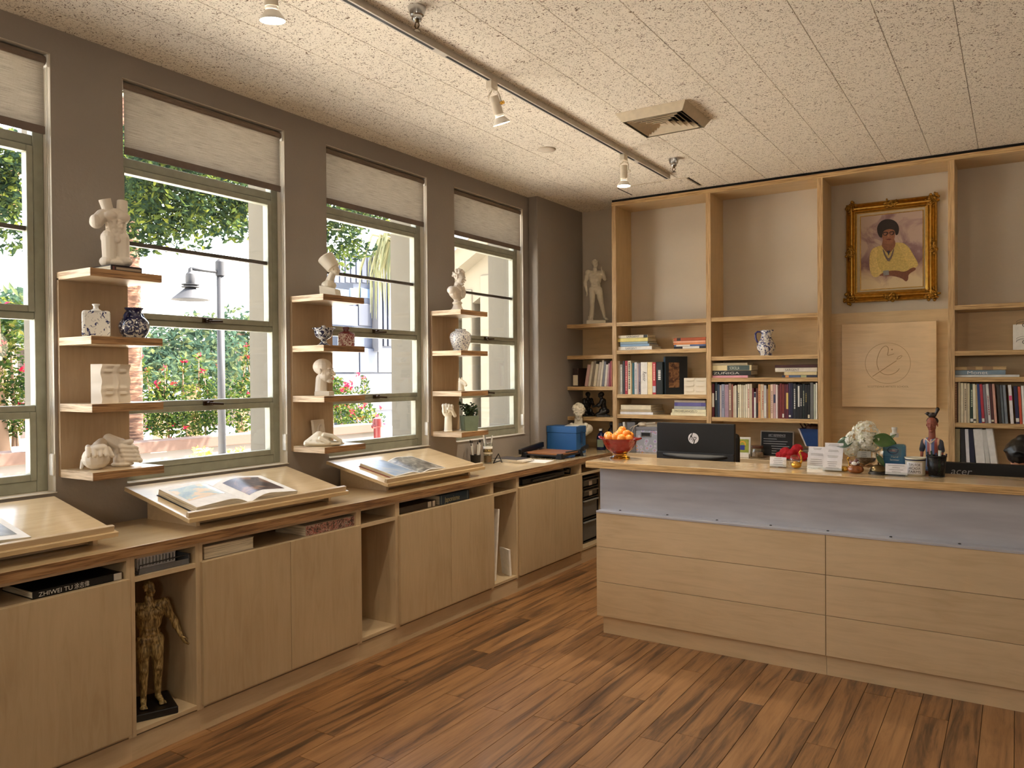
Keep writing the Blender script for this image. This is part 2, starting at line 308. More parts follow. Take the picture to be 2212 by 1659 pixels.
def window(k,y0,y1):
    W=ST('window_%d'%(k+1)); W.location=(0,y0,Z0)
    q=MB(); xf,xb=FX,-.115
    q.box(xb,y0+.002,Z0+.002,xf,y0+.022,Z1-.002).box(xb,y1-.05,Z0+.002,xf,y1-.002,Z1-.002).box(xb,y0+.022,Z0+.002,xf-.0005,y1-.05,Z0+.055).box(xb,y0+.022,Z1-.05,xf-.0005,y1-.05,Z1-.002)
    for a,b in ((2.662,2.708),(1.871,1.905),(1.452,1.482)): q.box(xb,y0+.022,a,xf-.004,y1-.05,b)
    q.build('frame',frame_m,W,bev=.004,w=True)
    for nm,(a,b),xo in (('upper_sash',(1.905,2.658),-.012),('lower_sash',(1.140,1.452),-.012)):
        s=MB(); u,v=y0+.024,y1-.052; x1=FX+.006; x0=-.105
        s.box(x0,u,a,x1,u+.018,b).box(x0,v-.028,a,x1,v,b).box(x0,u+.028,a,x1-.0004,v-.028,a+.03).box(x0,u+.018,b-.03,x1-.0004,v-.028,b); so=s.build(nm,frame_m,W,bev=.003,w=True)
        MB().box(-.088,u+.01,a+.02,-.085,v-.02,b-.02).build('pane',pane_m,so,w=True)
        if nm=='upper_sash': MB().box(-.1,u+.012,2.272,-.072,v-.02,2.292).build('muntin',flat('dark muntin',(84,78,70),.5),so,w=True)
    for a,b in ((2.700,3.035),(1.478,1.877)): MB().box(-.088,y0+.018,a,-.085,y1-.045,b).build('pane',pane_m,W,w=True)
    ym=(y0+y1)/2; bz=flat('aged bronze',(72,54,36),.4,.8)
    for z in (1.915,1.462):
        MB().box(-.062,ym-.03,z-.012,-.05,ym+.03,z+.014).cyl((-.05,ym-.01,z),(-.03,ym-.01,z),.008).obox((-.032,ym+.035,z-.004),(.012,.09,.012),(.06 if z>1.7 else -.06,0,0)).build('latch',bz,W,bev=.002,w=True)
    # the roller shade
    place=['leftmost window, cut by the picture edge','window beside the wall shelf holding the torso','window between the second and third wall shelves','far window next to the corner pillar'][k]
    t=T('roller_shade','half-lowered woven beige roller shade in the '+place,'shade',(-.03,y0,Z1-.03),0,'roller shades in the windows')
    zb=2.742
    MB().cyl((-.034,y0+.012,Z1-.03),(-.034,y1-.012,Z1-.03),.022,n=20).build('roller_tube',flat('shade roller',(120,104,90),.7),t,w=True)
    MB().box(-.0215,y0+.02,zb,-.0195,y1-.02,Z1-.03).build('fabric',weave_m,t,w=True)
    MB().box(-.026,y0+.018,zb-.032,-.014,y1-.018,zb+.004).build('hem_rail',rail_m,t,bev=.003,w=True)
    MB().box(-.06,y0+.002,Z1-.06,-.01,y0+.01,Z1-.004).build('bracket',white_m,t,w=True); MB().box(-.06,y1-.01,Z1-.06,-.01,y1-.002,Z1-.004).build('bracket',white_m,t,w=True)
    c=MB(); c.tube([(-.018,y1-.006,3.03),(-.018,y1-.006,1.24)],.0022,6).tube([(-.034,y1-.006,3.03),(-.03,y1-.006,1.24)],.0022,6); c.build('bead_chain',flat('chain',(214,208,196),.5),t,w=True)
    MB().obox((-.016,y1-.008,1.21),(.032,.012,.10)).build('chain_tensioner',clip_m,t,bev=.005,w=True)
for k,(a,b) in enumerate(WIN): window(k,a,b)
# ================================================================ the base cabinets along the windows
XD,XCC=.6025,.583
inside_m=wood('cabinet interior',(196,158,110),'z',.5)
def cabinet(y0,y1,label,doors):
    t=T('base_cabinet',label,'cabinet',(.3,(y0+y1)/2,0),0,'birch base cabinets under the window counter')
    th=.018
    for a in (y0,y1-th): MB().box(.012,a,.1,XCC,a+th,.859).build('side_panel',[wood_z],t,bev=.001,w=True)
    MB().box(.012,y0+th,.108,XCC,y1-th,.126).build('bottom_panel',wood_y,t,w=True)
    MB().box(.012,y0+th,.126,.024,y1-th,.859).build('back_panel',inside_m,t,w=True)
    MB().box(.024,y0+th,.748,XCC,y1-th,.768).build('shelf',wood_y,t,w=True)
    MB().box(XCC-.05,y0+th,.845,XCC,y1-th,.859).build('top_rail',wood_y,t,w=True)
    MB().box(.53,y0,0,.577,y1,.1).build('toe_kick',wood_y,t,w=True)
    if doors:
        n=len(doors)
        for a,b in doors: MB().box(XCC+.001,a,.122,XD,b,.770).build('door',wood_dk,t,bev=.0012,w=True)
    return t
cabinet(.82,1.862,'birch cabinet at the left picture edge with a black book in its slot',[(.824,1.3315),(1.3345,1.848)])
cabinet(1.862,2.186,'narrow open birch cabinet holding the anatomical muscle figure',None)
cabinet(2.186,3.204,'birch two-door cabinet with white and painted-spine books in its slot',[(2.190,2.696),(2.699,3.2045)])
cabinet(3.204,3.530,'narrow open birch cabinet standing empty, middle of the row',None)
cabinet(3.530,4.530,'birch two-door cabinet with the dark teal book in its slot',[(3.534,4.03),(4.033,4.5275)])
cabinet(4.530,4.866,'narrow open birch cabinet holding small white canvases',None)
cabinet(4.866,5.856,'birch two-door cabinet with black cases in its slot, nearest the desk',[(4.870,5.39),(5.393,5.853)])
cabinet(5.856,6.46,'open birch cabinet around the plastic drawer tower, beside the desk',None)
t=T('counter','long varnished birch counter running under the four windows','counter',(.3,3,.86))
MB().box(.004,-1,.86,.592,6.845,.9).build('worktop',wood_gloss,t,bev=.002,w=True)
MB().box(.592,-1,.8605,.6,6.44,.8995).build('front_edge',ply_z,t,w=True)
t=T('back_counter','birch counter under the bookcase, behind the reception desk','counter',(2.6,6.66,0))
MB().box(.6,6.45,.86,4.8,6.845,.9).build('worktop',wood_glossx,t,bev=.002,w=True); MB().box(.605,6.48,0,4.8,6.5,.86).build('front_panel',wood_dk,t,w=True)
# ---- sloping lecterns
def lectern(y0,y1,label):
    t=T('lectern',label,'lectern',(.25,(y0+y1)/2,.9),0,'sloping birch book stands on the window counter')
    p0,p1=V((.035,0,1.073)),V((.535,0,.966)); d=(p1-p0).normalized(); n=V((-d.z,0,d.x)); n=n if n.z>0 else -n
    def slab(a,b,h0,h1,ya,yb):
        A=p0+d*a; B=p0+d*b; return MB().prism([(A+n*h0)+V((0,ya,0)),(B+n*h0)+V((0,ya,0)),(B+n*h1)+V((0,ya,0)),(A+n*h1)+V((0,ya,0))],(0,yb-ya,0))
    L=(p1-p0).length
    slab(0,L+.012,-.02,0,y0,y1).build('board',wood_gloss,t,bev=.0015,w=True,fixn=True)
    slab(L-.022,L-.002,0,.024,y0+.004,y1-.012).build('ledge',wood_y,t,bev=.002,w=True,fixn=True)
    for a in (y0+.115,y1-.045):
        MB().prism([V((.04,a,.9)),V((.43,a,.9)),V((.43,a,(p0+d*.40).z-.022)),V((.04,a,p0.z-.022))],(0,.02,0)).build('side_panel',wood_y,t,w=True,fixn=True)
    MB().box(.38,y0+.135,.905,.395,y1-.045,.965).build('stretcher',wood_y,t,w=True)
    return t,p0,d,n
L1=lectern(.825,1.835,'sloping birch book stand at the left picture edge with a grey photo book')
L2=lectern(2.165,3.17,'sloping birch book stand below the window, holding the thick open painting book')
L3=lectern(3.49,4.505,'sloping birch book stand below the third window, holding the landscape book')
# ---- wall shelf units on the piers
def wall_shelf(y0,label):
    t=T('wall_shelf',label,'shelf',(0,y0+.17,1.188),0,'pale birch wall shelf units between the windows'); y1=y0+.338
    MB().box(.0,y0,1.155,.018,y1-.008,2.06).build('back_panel',wood('shelf back',(176,150,118),'z',.5),t,w=True)
    for i,z in enumerate((2.088,1.789,1.489,1.188)):
        o=MB().box(.018 if i else 0,y0,z-.036,.285,y1,z).build('shelf',wood_y,t,bev=.001,w=True)
        MB().box(.285,y0,z-.0355,.2875,y1,z-.0005).build('front_edge',ply_z,o,w=True); MB().box(.02,y0-.0012,z-.0355,.285,y0,z-.0005).build('end_edge',ply_lt,o,w=True)
for y0,l in ((1.874,'birch wall shelf between the first two windows, torso cast on top'),(3.238,'birch wall shelf between the second and third windows, tall-capped bust on top'),(4.580,'birch wall shelf between the third and far windows, curly-haired bust on top')): wall_shelf(y0,l)
# ================================================================ the bookcase on the back wall
YB=6.512; BZ=[(2.08,1.786,1.494,1.21),(2.079,1.825,1.425,1.242),(2.082,1.752,1.57,1.236),(),(2.087,1.756,1.566,1.236)]
UX=[.574,1.456,2.36,3.264,4.2]; UW=.042
bc=T('bookcase','tall built-in birch bookcase covering the back wall','bookcase',(2.2,6.7,.9))
case_m=wood('bookcase birch',(206,178,134),'z',.45); case_x=wood('bookcase shelf birch',(206,178,134),'x',.45); backp=wood('bookcase back birch',(220,194,152),'x',.4)
for x in UX:
    o=MB().box(x,YB,.9,x+UW,YW,3.14).build('upright',case_m,bc,bev=.001,w=True); MB().box(x+.001,YB-.003,.9,x+UW-.001,YB,3.14).build('front_edge',ply_v,o,w=True)
o=MB().box(UX[0],YB,3.14,5,YW,3.176).build('top_board',case_x,bc,w=True); MB().box(UX[0],YB-.003,3.1405,5,YB,3.1755).build('front_edge',ply_y,o,w=True)
lims=[(.101,UX[0])]+[(UX[i]+UW,UX[i+1]) for i in range(4)]
for (a,b),zs in zip(lims,BZ):
    for z in zs:
        if a<.2 and z<1.3: a2=.101
        o=MB().box(a,YB+.004,z-.034,b,YW-.001,z).build('shelf',case_x,bc,w=True); MB().box(a+.001,YB+.001,z-.0335,b-.001,YB+.004,z-.0005).build('front_edge',ply_y,o,w=True)
for i,(a,b) in enumerate(lims):
    top=2.09 if i==3 else 2.05
    MB().box(a,YW-.018,.9,b,YW-.001,top).build('back_panel',backp,bc,w=True)
# ================================================================ the reception desk
dk=T('reception_desk','birch reception desk with grey metal band and raised counter','desk',(3.2,4.6,0))
XL=1.4886; YD=4.352; XR=5.2
MB().box(1.415,YD,1.023,XR,4.745,1.063).build('countertop',wood_glossx,dk,bev=.003,w=True)
MB().box(1.418,YD-.002,1.0245,XR,YD,1.0615).build('front_edge',ply('desk edge ply',(206,168,112),(170,130,78)),dk,w=True)
met=N('brushed zinc sheet'); met.set(.34,.4); vv=met.coord((1.5,4,10)); met.l(met.ramp(met.noise(vv,2,4),[(.3,S(188,188,196)),(.7,S(208,208,214))]),met.b.inputs['Base Color']); met.bump(met.noise(vv,3,3),.03,.002)
MB().box(1.478,4.428,.76,XR,4.44,1.023).box(XL,YD-.001,.7525,XR,4.44,.7605).box(XL,YD-.003,.748,XR,YD,.7605).build('metal_band',met.m,dk,bev=.002,w=True)
MB().box(XL,4.44,.75,XR,4.7,1.0225).build('apron',wood_x,dk,w=True)
MB().box(XL+.02,YD+.022,.1,XR,4.7,.75).build('carcass',wood_z,dk,w=True)
MB().box(XL,YD+.002,.107,XL+.019,4.7,.7505).build('end_panel',wood_z,dk,w=True)
dpan=wood('birch desk panel',(208,182,144),'x',.42)
zz=[.1065,.3213,.5361,.7505]
for a,b in ((XL,2.8335),(2.8365,4.2),(4.203,XR)):
    for i in range(3): MB().box(a,YD,zz[i]+.0012,b,YD+.02,zz[i+1]-.0012).build('panel',dpan,dk,bev=.0012,w=True)
for a,b in ((XL+.036,2.835),(2.8365,XR)): MB().box(a,YD+.018,0,b,YD+.04,.105).build('toe_kick',dpan,dk,w=True)
for u,v in ((1340.8,1102.4),(1441.4,1112.6),(1548.6,1123.7),(1664.9,1135.2),(1788.3,1147.2),(1924.2,1160),(2072.9,1175.2)):
    p=P(u,v,z=.7605); MB().lathe([(.0075,0),(.007,.0025),(.004,.004),(0,.0042)],12,(p.x,min(4.42,max(4.37,p.y)),.7605)).build('screw',dkgrey,dk,True,w=True)
# ================================================================ outside
gm=N('pale concrete paving'); gm.set(.9); gv=gm.coord(); gm.l(gm.ramp(gm.noise(gv,.6,5),[(.3,S(238,230,214)),(.7,S(248,240,226))]),gm.b.inputs['Base Color'])
MB().box(-60,-30,-.3,-.43,60,-.15).build('ground',gm.m)['kind']='structure'
def leafmat(name,stops,tr=.45,rough=.5):
    m=N(name); m.set(rough); oi=m.n('NewGeometry'); c=m.ramp(oi.outputs['Random Per Island'],stops)
    d=m.n('BsdfDiffuse'); t=m.n('BsdfTranslucent'); mx=m.n('MixShader'); mx.inputs[0].default_value=tr; m.l(c,d.inputs[0]); m.l(c,t.inputs[0]); m.l(d.outputs[0],mx.inputs[1]); m.l(t.outputs[0],mx.inputs[2]); m.l(mx.outputs[0],m.out.inputs[0]); return m.m
leaf_a=leafmat('tree leaves',[(0,S(26,39,32)),(.5,S(42,57,39)),(.85,S(71,84,41)),(1,S(103,109,45))])
leaf_b=leafmat('hedge leaves',[(0,S(26,42,26)),(.5,S(48,66,32)),(.85,S(79,91,39)),(1,S(103,97,47))])
leaf_c=leafmat('far leaves',[(0,S(39,56,48)),(.6,S(54,71,57)),(1,S(81,88,56))])
flow_m=leafmat('pink blossom',[(0,S(160,24,54)),(.6,S(196,44,70)),(1,S(210,90,66))],.3)
def leaves(mb,c,r,n,sz,rg):
    c=V(c)
    for _ in range(n):
        while 1:
            p=V((rg.uniform(-1,1),rg.uniform(-1,1),rg.uniform(-1,1)))
            if .15<p.length<1: break
        q=c+V((p.x*r[0],p.y*r[1],p.z*r[2])); s=sz*rg.uniform(.6,1.3)
        a=V((rg.gauss(0,1),rg.gauss(0,1),rg.gauss(0,.7)-.25)).normalized(); b=a.cross(V((rg.gauss(0,1),rg.gauss(0,1),rg.gauss(0,1)))).normalized()
        up=a.cross(b)*.12*s
        mb.add([q-a*s,q-b*s*.42+up,q+a*s,q+b*s*.42+up],[(0,1,2),(0,2,3)])
bark=mk_paint('bark',(132,104,80),.9,.8,18); palmbark=None
def palm_mat():
    m=N('palm bark'); m.set(.9); v=m.coord((3,3,22)); n=m.noise(v,1.4,3,.6,.5); m.l(m.ramp(n,[(.38,S(64,42,30)),(.5,S(98,68,50)),(.64,S(128,100,80))]),m.b.inputs['Base Color']); m.bump(n,.8,.03); return m.m
rg=random.Random(3)
# big tree whose boughs hang in front of the first three windows
X=-6.2
t=T('shade_tree','large leafy tree hanging its boughs before the first three windows','tree',(-8.2,5.2,-.15))
tr=MB(); tr.tube([(-8.2,5.2,-.15),(-8.15,5.1,1.2),(-8.0,5.0,2.6),(-7.6,4.9,4.2)],[.24,.2,.17,.13],12)
for e in ((-6.6,3.2,5.2),(-6.4,5.6,5.0),(-6.3,7.6,5.1),(-6.6,1.6,5.0)): tr.tube([(-7.7,4.95,3.8),((-7.7+e[0])/2,(4.95+e[1])/2,4.9),e],[.1,.07,.03],8)
tr.build('trunk',bark,t,True,w=True)
fo=MB()
for u,v,ru,rv,n in ((290,390,60,70,500),(360,430,95,75,900),(450,455,80,55,620),(520,440,60,60,420),(420,360,120,60,800),(300,480,45,60,300),(360,500,40,32,160),(415,525,14,30,50),(505,500,38,22,110),(315,540,14,16,30),(330,330,90,70,500),(480,370,80,60,420),(560,430,70,60,300),
   (10,340,50,60,420),(0,430,40,60,300),(30,510,18,40,90),(-60,400,60,90,300),(720,440,46,60,420),(760,470,50,45,330),(800,450,56,40,330),(730,520,36,45,260),(770,540,20,24,90),(860,440,60,40,240),(640,420,60,80,300),(720,570,18,24,50),(600,300,200,60,500)):
    c=P(u,v,x=X+rg.uniform(-.9,.9)); k=(c-CAM).dot(CF)/FPX
    leaves(fo,c,(.5,ru*k*1.12,rv*k),int(n*1.9),.056,rg)
fo.build('foliage',leaf_a,t,w=True)
# palm
p0=P(287,1010,x=-7.6); t=T('palm_tree','straight palm trunk with ringed orange-brown bark seen through the second window','tree',(p0.x,p0.y,-.15))
q=[(p0.x,p0.y,-.15+i*.25) for i in range(26)]; MB().tube(q,[.155+.012*(i%2)-(.0012*i) for i in range(26)],14).build('trunk',palm_mat(),t,True,w=True)
fr=MB()
for i in range(16):
    a=2*PI*i/16; pts=[V((p0.x,p0.y,6.1))+V((math.cos(a)*r,math.sin(a)*r,.5*math.sin(r*1.2)-.35*r*r*.5)) for r in (0,.5,1,1.5,2)]
    fr.tube(pts,[.03,.025,.02,.012,.004],5)
    for j in range(1,5):
        for s_ in (-1,1):
            b=pts[j]; e=b+V((-math.sin(a)*s_*.5,math.cos(a)*s_*.5,-.35)); fr.add([b,b+V((.03,.03,0)),e],[(0,1,2)])
fr.build('fronds',leaf_c,t,w=True)
# second palm whose dry fronds hang at the third window
pc=P(842,470,x=-9); t=T('fan_palm','fan palm with drooping fronds seen through the third window','tree',(pc.x,pc.y+.5,-.15)); MB().tube([(pc.x,pc.y+.55,-.15+i*.4) for i in range(13)],[.17]*13,12).build('trunk',palm_mat(),t,True,w=True)
fr=MB()
for i in range(70):
    a=rg.uniform(0,2*PI); s0=V((pc.x,pc.y+.5,4.9)); r=rg.uniform(.5,1.0); m_=s0+V((math.cos(a)*r*.8,math.sin(a)*r*.8,.15)); e=s0+V((math.cos(a)*r*1.15,math.sin(a)*r*1.15,-rg.uniform(.8,1.9))); fr.tube([s0,m_,(m_+e)/2+V((math.cos(a)*.12,math.sin(a)*.12,0)),e],[.02,.03,.022,.004],4)
fr.build('fronds',leafmat('dry fronds',[(0,S(88,94,71)),(.6,S(124,124,94)),(1,S(152,145,118))],.3),t,w=True)
# lamp post
lm=flat('grey lamp metal',(39,39,42),.6,.1); X=-4.6
a=P(480,985,x=X); zt=P(478,566,x=X).z; k=(a-CAM).dot(CF)/FPX
t=T('street_lamp','grey street lamp with a wide conical shade, seen through the second window','street lamp',(a.x,a.y,-.15))
MB().cyl((a.x,a.y,-.15),(a.x,a.y,zt-28*k),8.5*k,7.5*k,20).build('pole',lm,t,True,w=True)
MB().lathe([(10*k,0),(10*k,30*k),(6*k,34*k),(0,38*k)],20,(a.x,a.y,zt-30*k)).build('finial',lm,t,'auto',w=True)
h=P(411,600,x=X); zy=P(440,584,x=X).z
MB().tube([(a.x,a.y,zy),(h.x,h.y,zy)],3.6*k,10).build('arm',lm,t,True,w=True)
zs=P(411,648,x=X).z
MB().lathe([(0,66*k),(4*k,66*k),(5*k,58*k),(9*k,54*k),(10*k,40*k),(9*k,34*k),(18*k,33*k),(18*k,31*k),(10*k,30*k),(18*k,28*k),(18*k,26*k),(10*k,25*k),(14*k,22*k),(38*k,1*k),(38*k,0),(12*k,18*k),(0,18*k)],28,(h.x,h.y,zs)).build('lamp_head',lm,t,'auto',w=True)
# garden wall with cap and vents
X=-7.0; zt=P(420,946,x=X).z; zb=zt-.16; ye=P(812,940,x=X).y; t=T('garden_wall','low whitewashed garden wall with a pinkish cap beyond the windows','wall',(X,2,-.15))
MB().box(X-.3,-4,-.15,X,ye,zb).build('wall_body',mk_paint('white render',(85,80,77),.9,.4,20),t,w=True)
MB().box(X-.36,-4,zb,X+.05,ye+.02,zt).build('cap',mk_paint('pinkish cap',(70,51,42),.9,.5,20),t,bev=.01,w=True)
for u in (50,342,434,180): c=P(u,971,x=X); MB().box(X-.02,c.y-.13,c.z-.045,X+.012,c.y+.13,c.z+.045).build('vent',flat('grey vent',(150,140,140),.7),t,w=True)
# bougainvillea bushes
def bush(name,label,cl,nf,ht,base,rgx,fl=True):
    t=T(name,label,'shrub',base,0,'flowering shrubs behind the garden wall'); f=MB(); b=MB(); st=MB()
    for u,v,ru,rv,n,xx in cl:
        c=P(u,v,x=xx); k=(c-CAM).dot(CF)/FPX; leaves(f,c,(.4,ru*k,rv*k),int(n*1.7),.046,rgx); st.tube([(c.x,c.y,-.15),(c.x,c.y+.05,(c.z-.15)/2),(c.x,c.y,c.z)],[.03,.025,.01],6)
        for _ in range(nf): 
            q=V((c.x+rgx.uniform(-.1,.45),c.y+rgx.uniform(-1,1)*ru*k,c.z+rgx.uniform(-.8,1)*rv*k))
            leaves(b,q,(.05,.05,.05),6,.04,rgx)
    for u,v0,v1,xx in ht:       # tall flowering shoots
        a=P(u,v0,x=xx); e=P(u+rgx.uniform(-14,14),v1,x=xx); st.tube([a,(a+e)/2,e],[.015,.012,.005],5)
        for i in range(26): q=a.lerp(e,i/25); leaves(f,q,(.09,.1,.07),3,.05,rgx)
        leaves(b,e,(.06,.07,.05),7,.04,rgx)
    st.build('stems',bark,t,True,w=True); f.build('foliage',leaf_b,t,w=True); b.build('blossom',flow_m,t,w=True); return t
X=-8.1
bush('bougainvillea','pink-flowered bougainvillea seen through the leftmost window',[(20,700,40,60,260,X),(0,800,50,80,420,X),(30,880,40,70,420,X),(-60,820,60,120,400,X)],3,[(10,790,660,X)],(X,1.2,-.15),rg)
bush('bougainvillea','long pink-flowered bougainvillea filling the lower second window',[(300,890,36,60,320,X),(360,890,50,55,420,X),(440,880,60,62,520,X),(520,880,50,66,480,X),(570,880,40,70,300,X),(400,915,90,36,420,X)],2,[(290,870,770,X),(325,860,800,X),(355,860,795,X),(395,850,778,X),(430,860,768,X),(450,860,800,X),(520,850,770,X),(545,850,745,X),(345,880,830,X),(375,880,830,X),(480,870,790,X),(560,860,780,X)],(X,3.4,-.15),rg)
bush('bougainvillea','round red-flowered bougainvillea seen low through the third window',[(735,880,36,60,420,X),(770,890,40,55,420,X),(715,850,36,50,260,X),(800,905,22,24,120,X)],7,[(730,860,815,X),(790,860,815,X)],(X,7.2,-.15),rg)
y0_=P(470,985,x=-5.2)
for i,(u,l) in enumerate(((425,'small yellow-green plant at the wall foot, left of the lamp post'),(445,'small yellow plant at the wall foot, close left of the lamp post'),(505,'small yellow-green plant at the wall foot, right of the lamp post'),(520,'small yellow plant at the wall foot, furthest right of the lamp post'))):
    c=P(u,985,x=-5.4); t=T('border_plant',l,'plant',(c.x,c.y,-.15),0,'small plants at the foot of the garden wall'); MB().tube([(c.x,c.y,-.15),(c.x,c.y,c.z)],.01,5).build('stem',bark,t,w=True); f=MB(); leaves(f,c,(.12,.10,.13),70,.035,rg); f.build('foliage',leafmat('yellow leaves',[(0,S(145,133,59)),(1,S(177,167,96))],.4),t,w=True)
# far trees
for i,(u,v,ru,rv,n,xx,l) in enumerate(((415,770,120,95,2200,-15,'broad grey-green tree standing far behind the lamp post'),(520,720,70,70,1100,-17,'pale yellow-green far tree right of the lamp post'),(20,680,60,60,700,-15,'hazy green far tree seen in the leftmost window'),(345,790,70,60,800,-14,'low grey-green far tree right of the palm trunk'))):
    c=P(u,v,x=xx); k=(c-CAM).dot(CF)/FPX; t=T('distant_tree',l,'tree',(c.x,c.y,-.15),0,'trees across the street'); MB().tube([(c.x,c.y,-.15),(c.x,c.y,c.z)],[.2,.12],8).build('trunk',bark,t,True,w=True); f=MB()
    for j in range(7): leaves(f,c+V((rg.uniform(-1,1)*.8,rg.uniform(-.6,.6)*ru*k,rg.uniform(-.6,.6)*rv*k)),(1.1,ru*k*.5,rv*k*.5),n//7,.12,rg)
    f.build('foliage',leaf_c,t,w=True)
# brown brick house across the street
a=P(255,760,x=-21); b=P(580,860,x=-21); t=T('brick_house','low brown brick house across the street behind the shrubs','building',(-22,(a.y+b.y)/2,-.15))
MB().box(-25,a.y-3,-.15,-21,b.y+2,a.z).build('wall',mk_paint('brown brick',(50,40,36),.9,.6,8),t,w=True); MB().box(-25.4,a.y-3.4,a.z,-20.6,b.y+2.4,a.z+.4).build('roof',flat('grey roof',(61,58,57),.8),t,w=True)
for u in (330,360,430,540): c=P(u,815,x=-21); MB().box(-21,c.y-.5,c.z-.9,-20.94,c.y+.5,c.z+.9).build('window',flat('dull glass',(120,128,142),.3),t,w=True)
# blue grey panelled building
X=-15; a=P(690,545,x=X); b=P(856,880,x=X); t=T('office_building','blue-grey metal panelled office building behind the third window','building',(X-2,(a.y+b.y)/2,-.15))
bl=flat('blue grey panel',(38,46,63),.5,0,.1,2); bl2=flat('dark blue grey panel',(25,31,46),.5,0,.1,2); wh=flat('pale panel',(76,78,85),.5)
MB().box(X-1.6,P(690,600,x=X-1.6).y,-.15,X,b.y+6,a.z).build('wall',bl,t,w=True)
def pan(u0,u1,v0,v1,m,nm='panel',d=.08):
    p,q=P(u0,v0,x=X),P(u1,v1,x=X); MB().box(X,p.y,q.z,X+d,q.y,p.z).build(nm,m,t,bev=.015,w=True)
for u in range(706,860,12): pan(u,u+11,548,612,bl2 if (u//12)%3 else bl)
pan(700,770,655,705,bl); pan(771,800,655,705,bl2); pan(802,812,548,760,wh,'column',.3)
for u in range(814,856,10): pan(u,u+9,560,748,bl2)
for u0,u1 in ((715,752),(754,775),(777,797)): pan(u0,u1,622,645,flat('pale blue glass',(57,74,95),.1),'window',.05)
pan(700,772,752,804,wh); pan(774,812,752,804,bl); pan(814,856,752,804,wh); pan(700,856,808,846,flat('dark grey block',(44,46,54),.8)); pan(700,856,848,884,flat('grey block',(53,51,57),.8),'base_block',.1)  # lower blocks in two plain greys
# red hydrant post and yellow kerb
c=P(816,945,x=-6.4); t=T('fire_hydrant','red fire hydrant post at the end of the garden wall','hydrant',(c.x,c.y,-.15)); rd=flat('red paint',(84,16,18),.4); zt_=P(816,902,x=-6.4).z
MB().lathe([(.11,0),(.11,.05),(.075,.06),(.075,zt_-.1+.15-.08),(.1,zt_-.1+.15-.06),(.09,zt_+.15-.02),(.03,zt_+.15),(0,zt_+.15)],18,(c.x,c.y,-.15)).build('barrel',rd,t,'auto',w=True); MB().cyl((c.x,c.y-.13,zt_-.16),(c.x,c.y+.13,zt_-.16),.04,n=12).build('nozzle',rd,t,True,w=True)
c0,c1=P(822,948,x=-6.6),P(858,948,x=-6.6); tag(MB().box(-6.5,c0.y+.15,-.15,-6.1,c1.y+.6,c0.z).build('curb_block',flat('yellow paint',(190,174,50),.6),None,bev=.02,loc=(-6.6,c0.y,-.15)),'bright yellow painted kerb block right of the hydrant','curb')
# gabled colonnade building
Y=9.2; t=T('colonnade_building','cream colonnaded building with a tiled gable, close outside the far window','building',(-3.5,Y+1,-.15)); cr=mk_paint('cream render',(124,116,100),.9,.4,12); trm=mk_paint('pale trim',(150,160,176),.8,.2,20)
e0,e1=P(975,545,y=Y),P(1080,455,y=Y); sl=(e1.z-e0.z)/(e1.x-e0.x)
def zr(x): return e0.z+sl*(x-e0.x)
xl,xr=P(915,700,y=Y).x,-.6
for nm,o0,o1,yy,m in (('roof_tiles',-.02,.16,Y-.5,flat('clay roof tile',(186,146,150),.8)),('verge_board',-.2,-.02,Y-.42,trm),('cornice',-.48,-.2,Y-.28,cr)):
    MB().prism([(xl,yy,zr(xl)+o0),(xr,yy,zr(xr)+o0),(xr,yy,zr(xr)+o1),(xl,yy,zr(xl)+o1)],(0,1.2,0)).build(nm,m,t,w=True,fixn=True)
tl=MB()
n_=26
for i in range(n_):
    x=xl+(xr-xl)*i/n_; tl.cyl((x,Y-.62,zr(x)+.1),(x+.08,Y-.62,zr(x+.08)+.1),.09,.08,8)
tl.build('tile_ends',flat('clay roof tile',(186,146,150),.8),t,w=True)
MB().prism([(xl,Y+.5,-.15),(xr,Y+.5,-.15),(xr,Y+.5,zr(xr)-.4),(xl,Y+.5,zr(xl)-.4)],(0,3,0)).build('wall',cr,t,w=True,fixn=True)
for u in (968,1012,1052,1096):
    c=P(u,700,y=Y); MB().box(c.x-.09,Y-.05,-.15,c.x+.09,Y+.3,zr(c.x)-.75).build('column',cr,t,bev=.02,w=True)
MB().prism([(xl,Y-.02,zr(xl)-1.0),(xr,Y-.02,zr(xr)-1.0),(xr,Y-.02,zr(xr)-.45),(xl,Y-.02,zr(xl)-.45)],(0,.3,0)).build('gable_beam',cr,t,w=True,fixn=True)
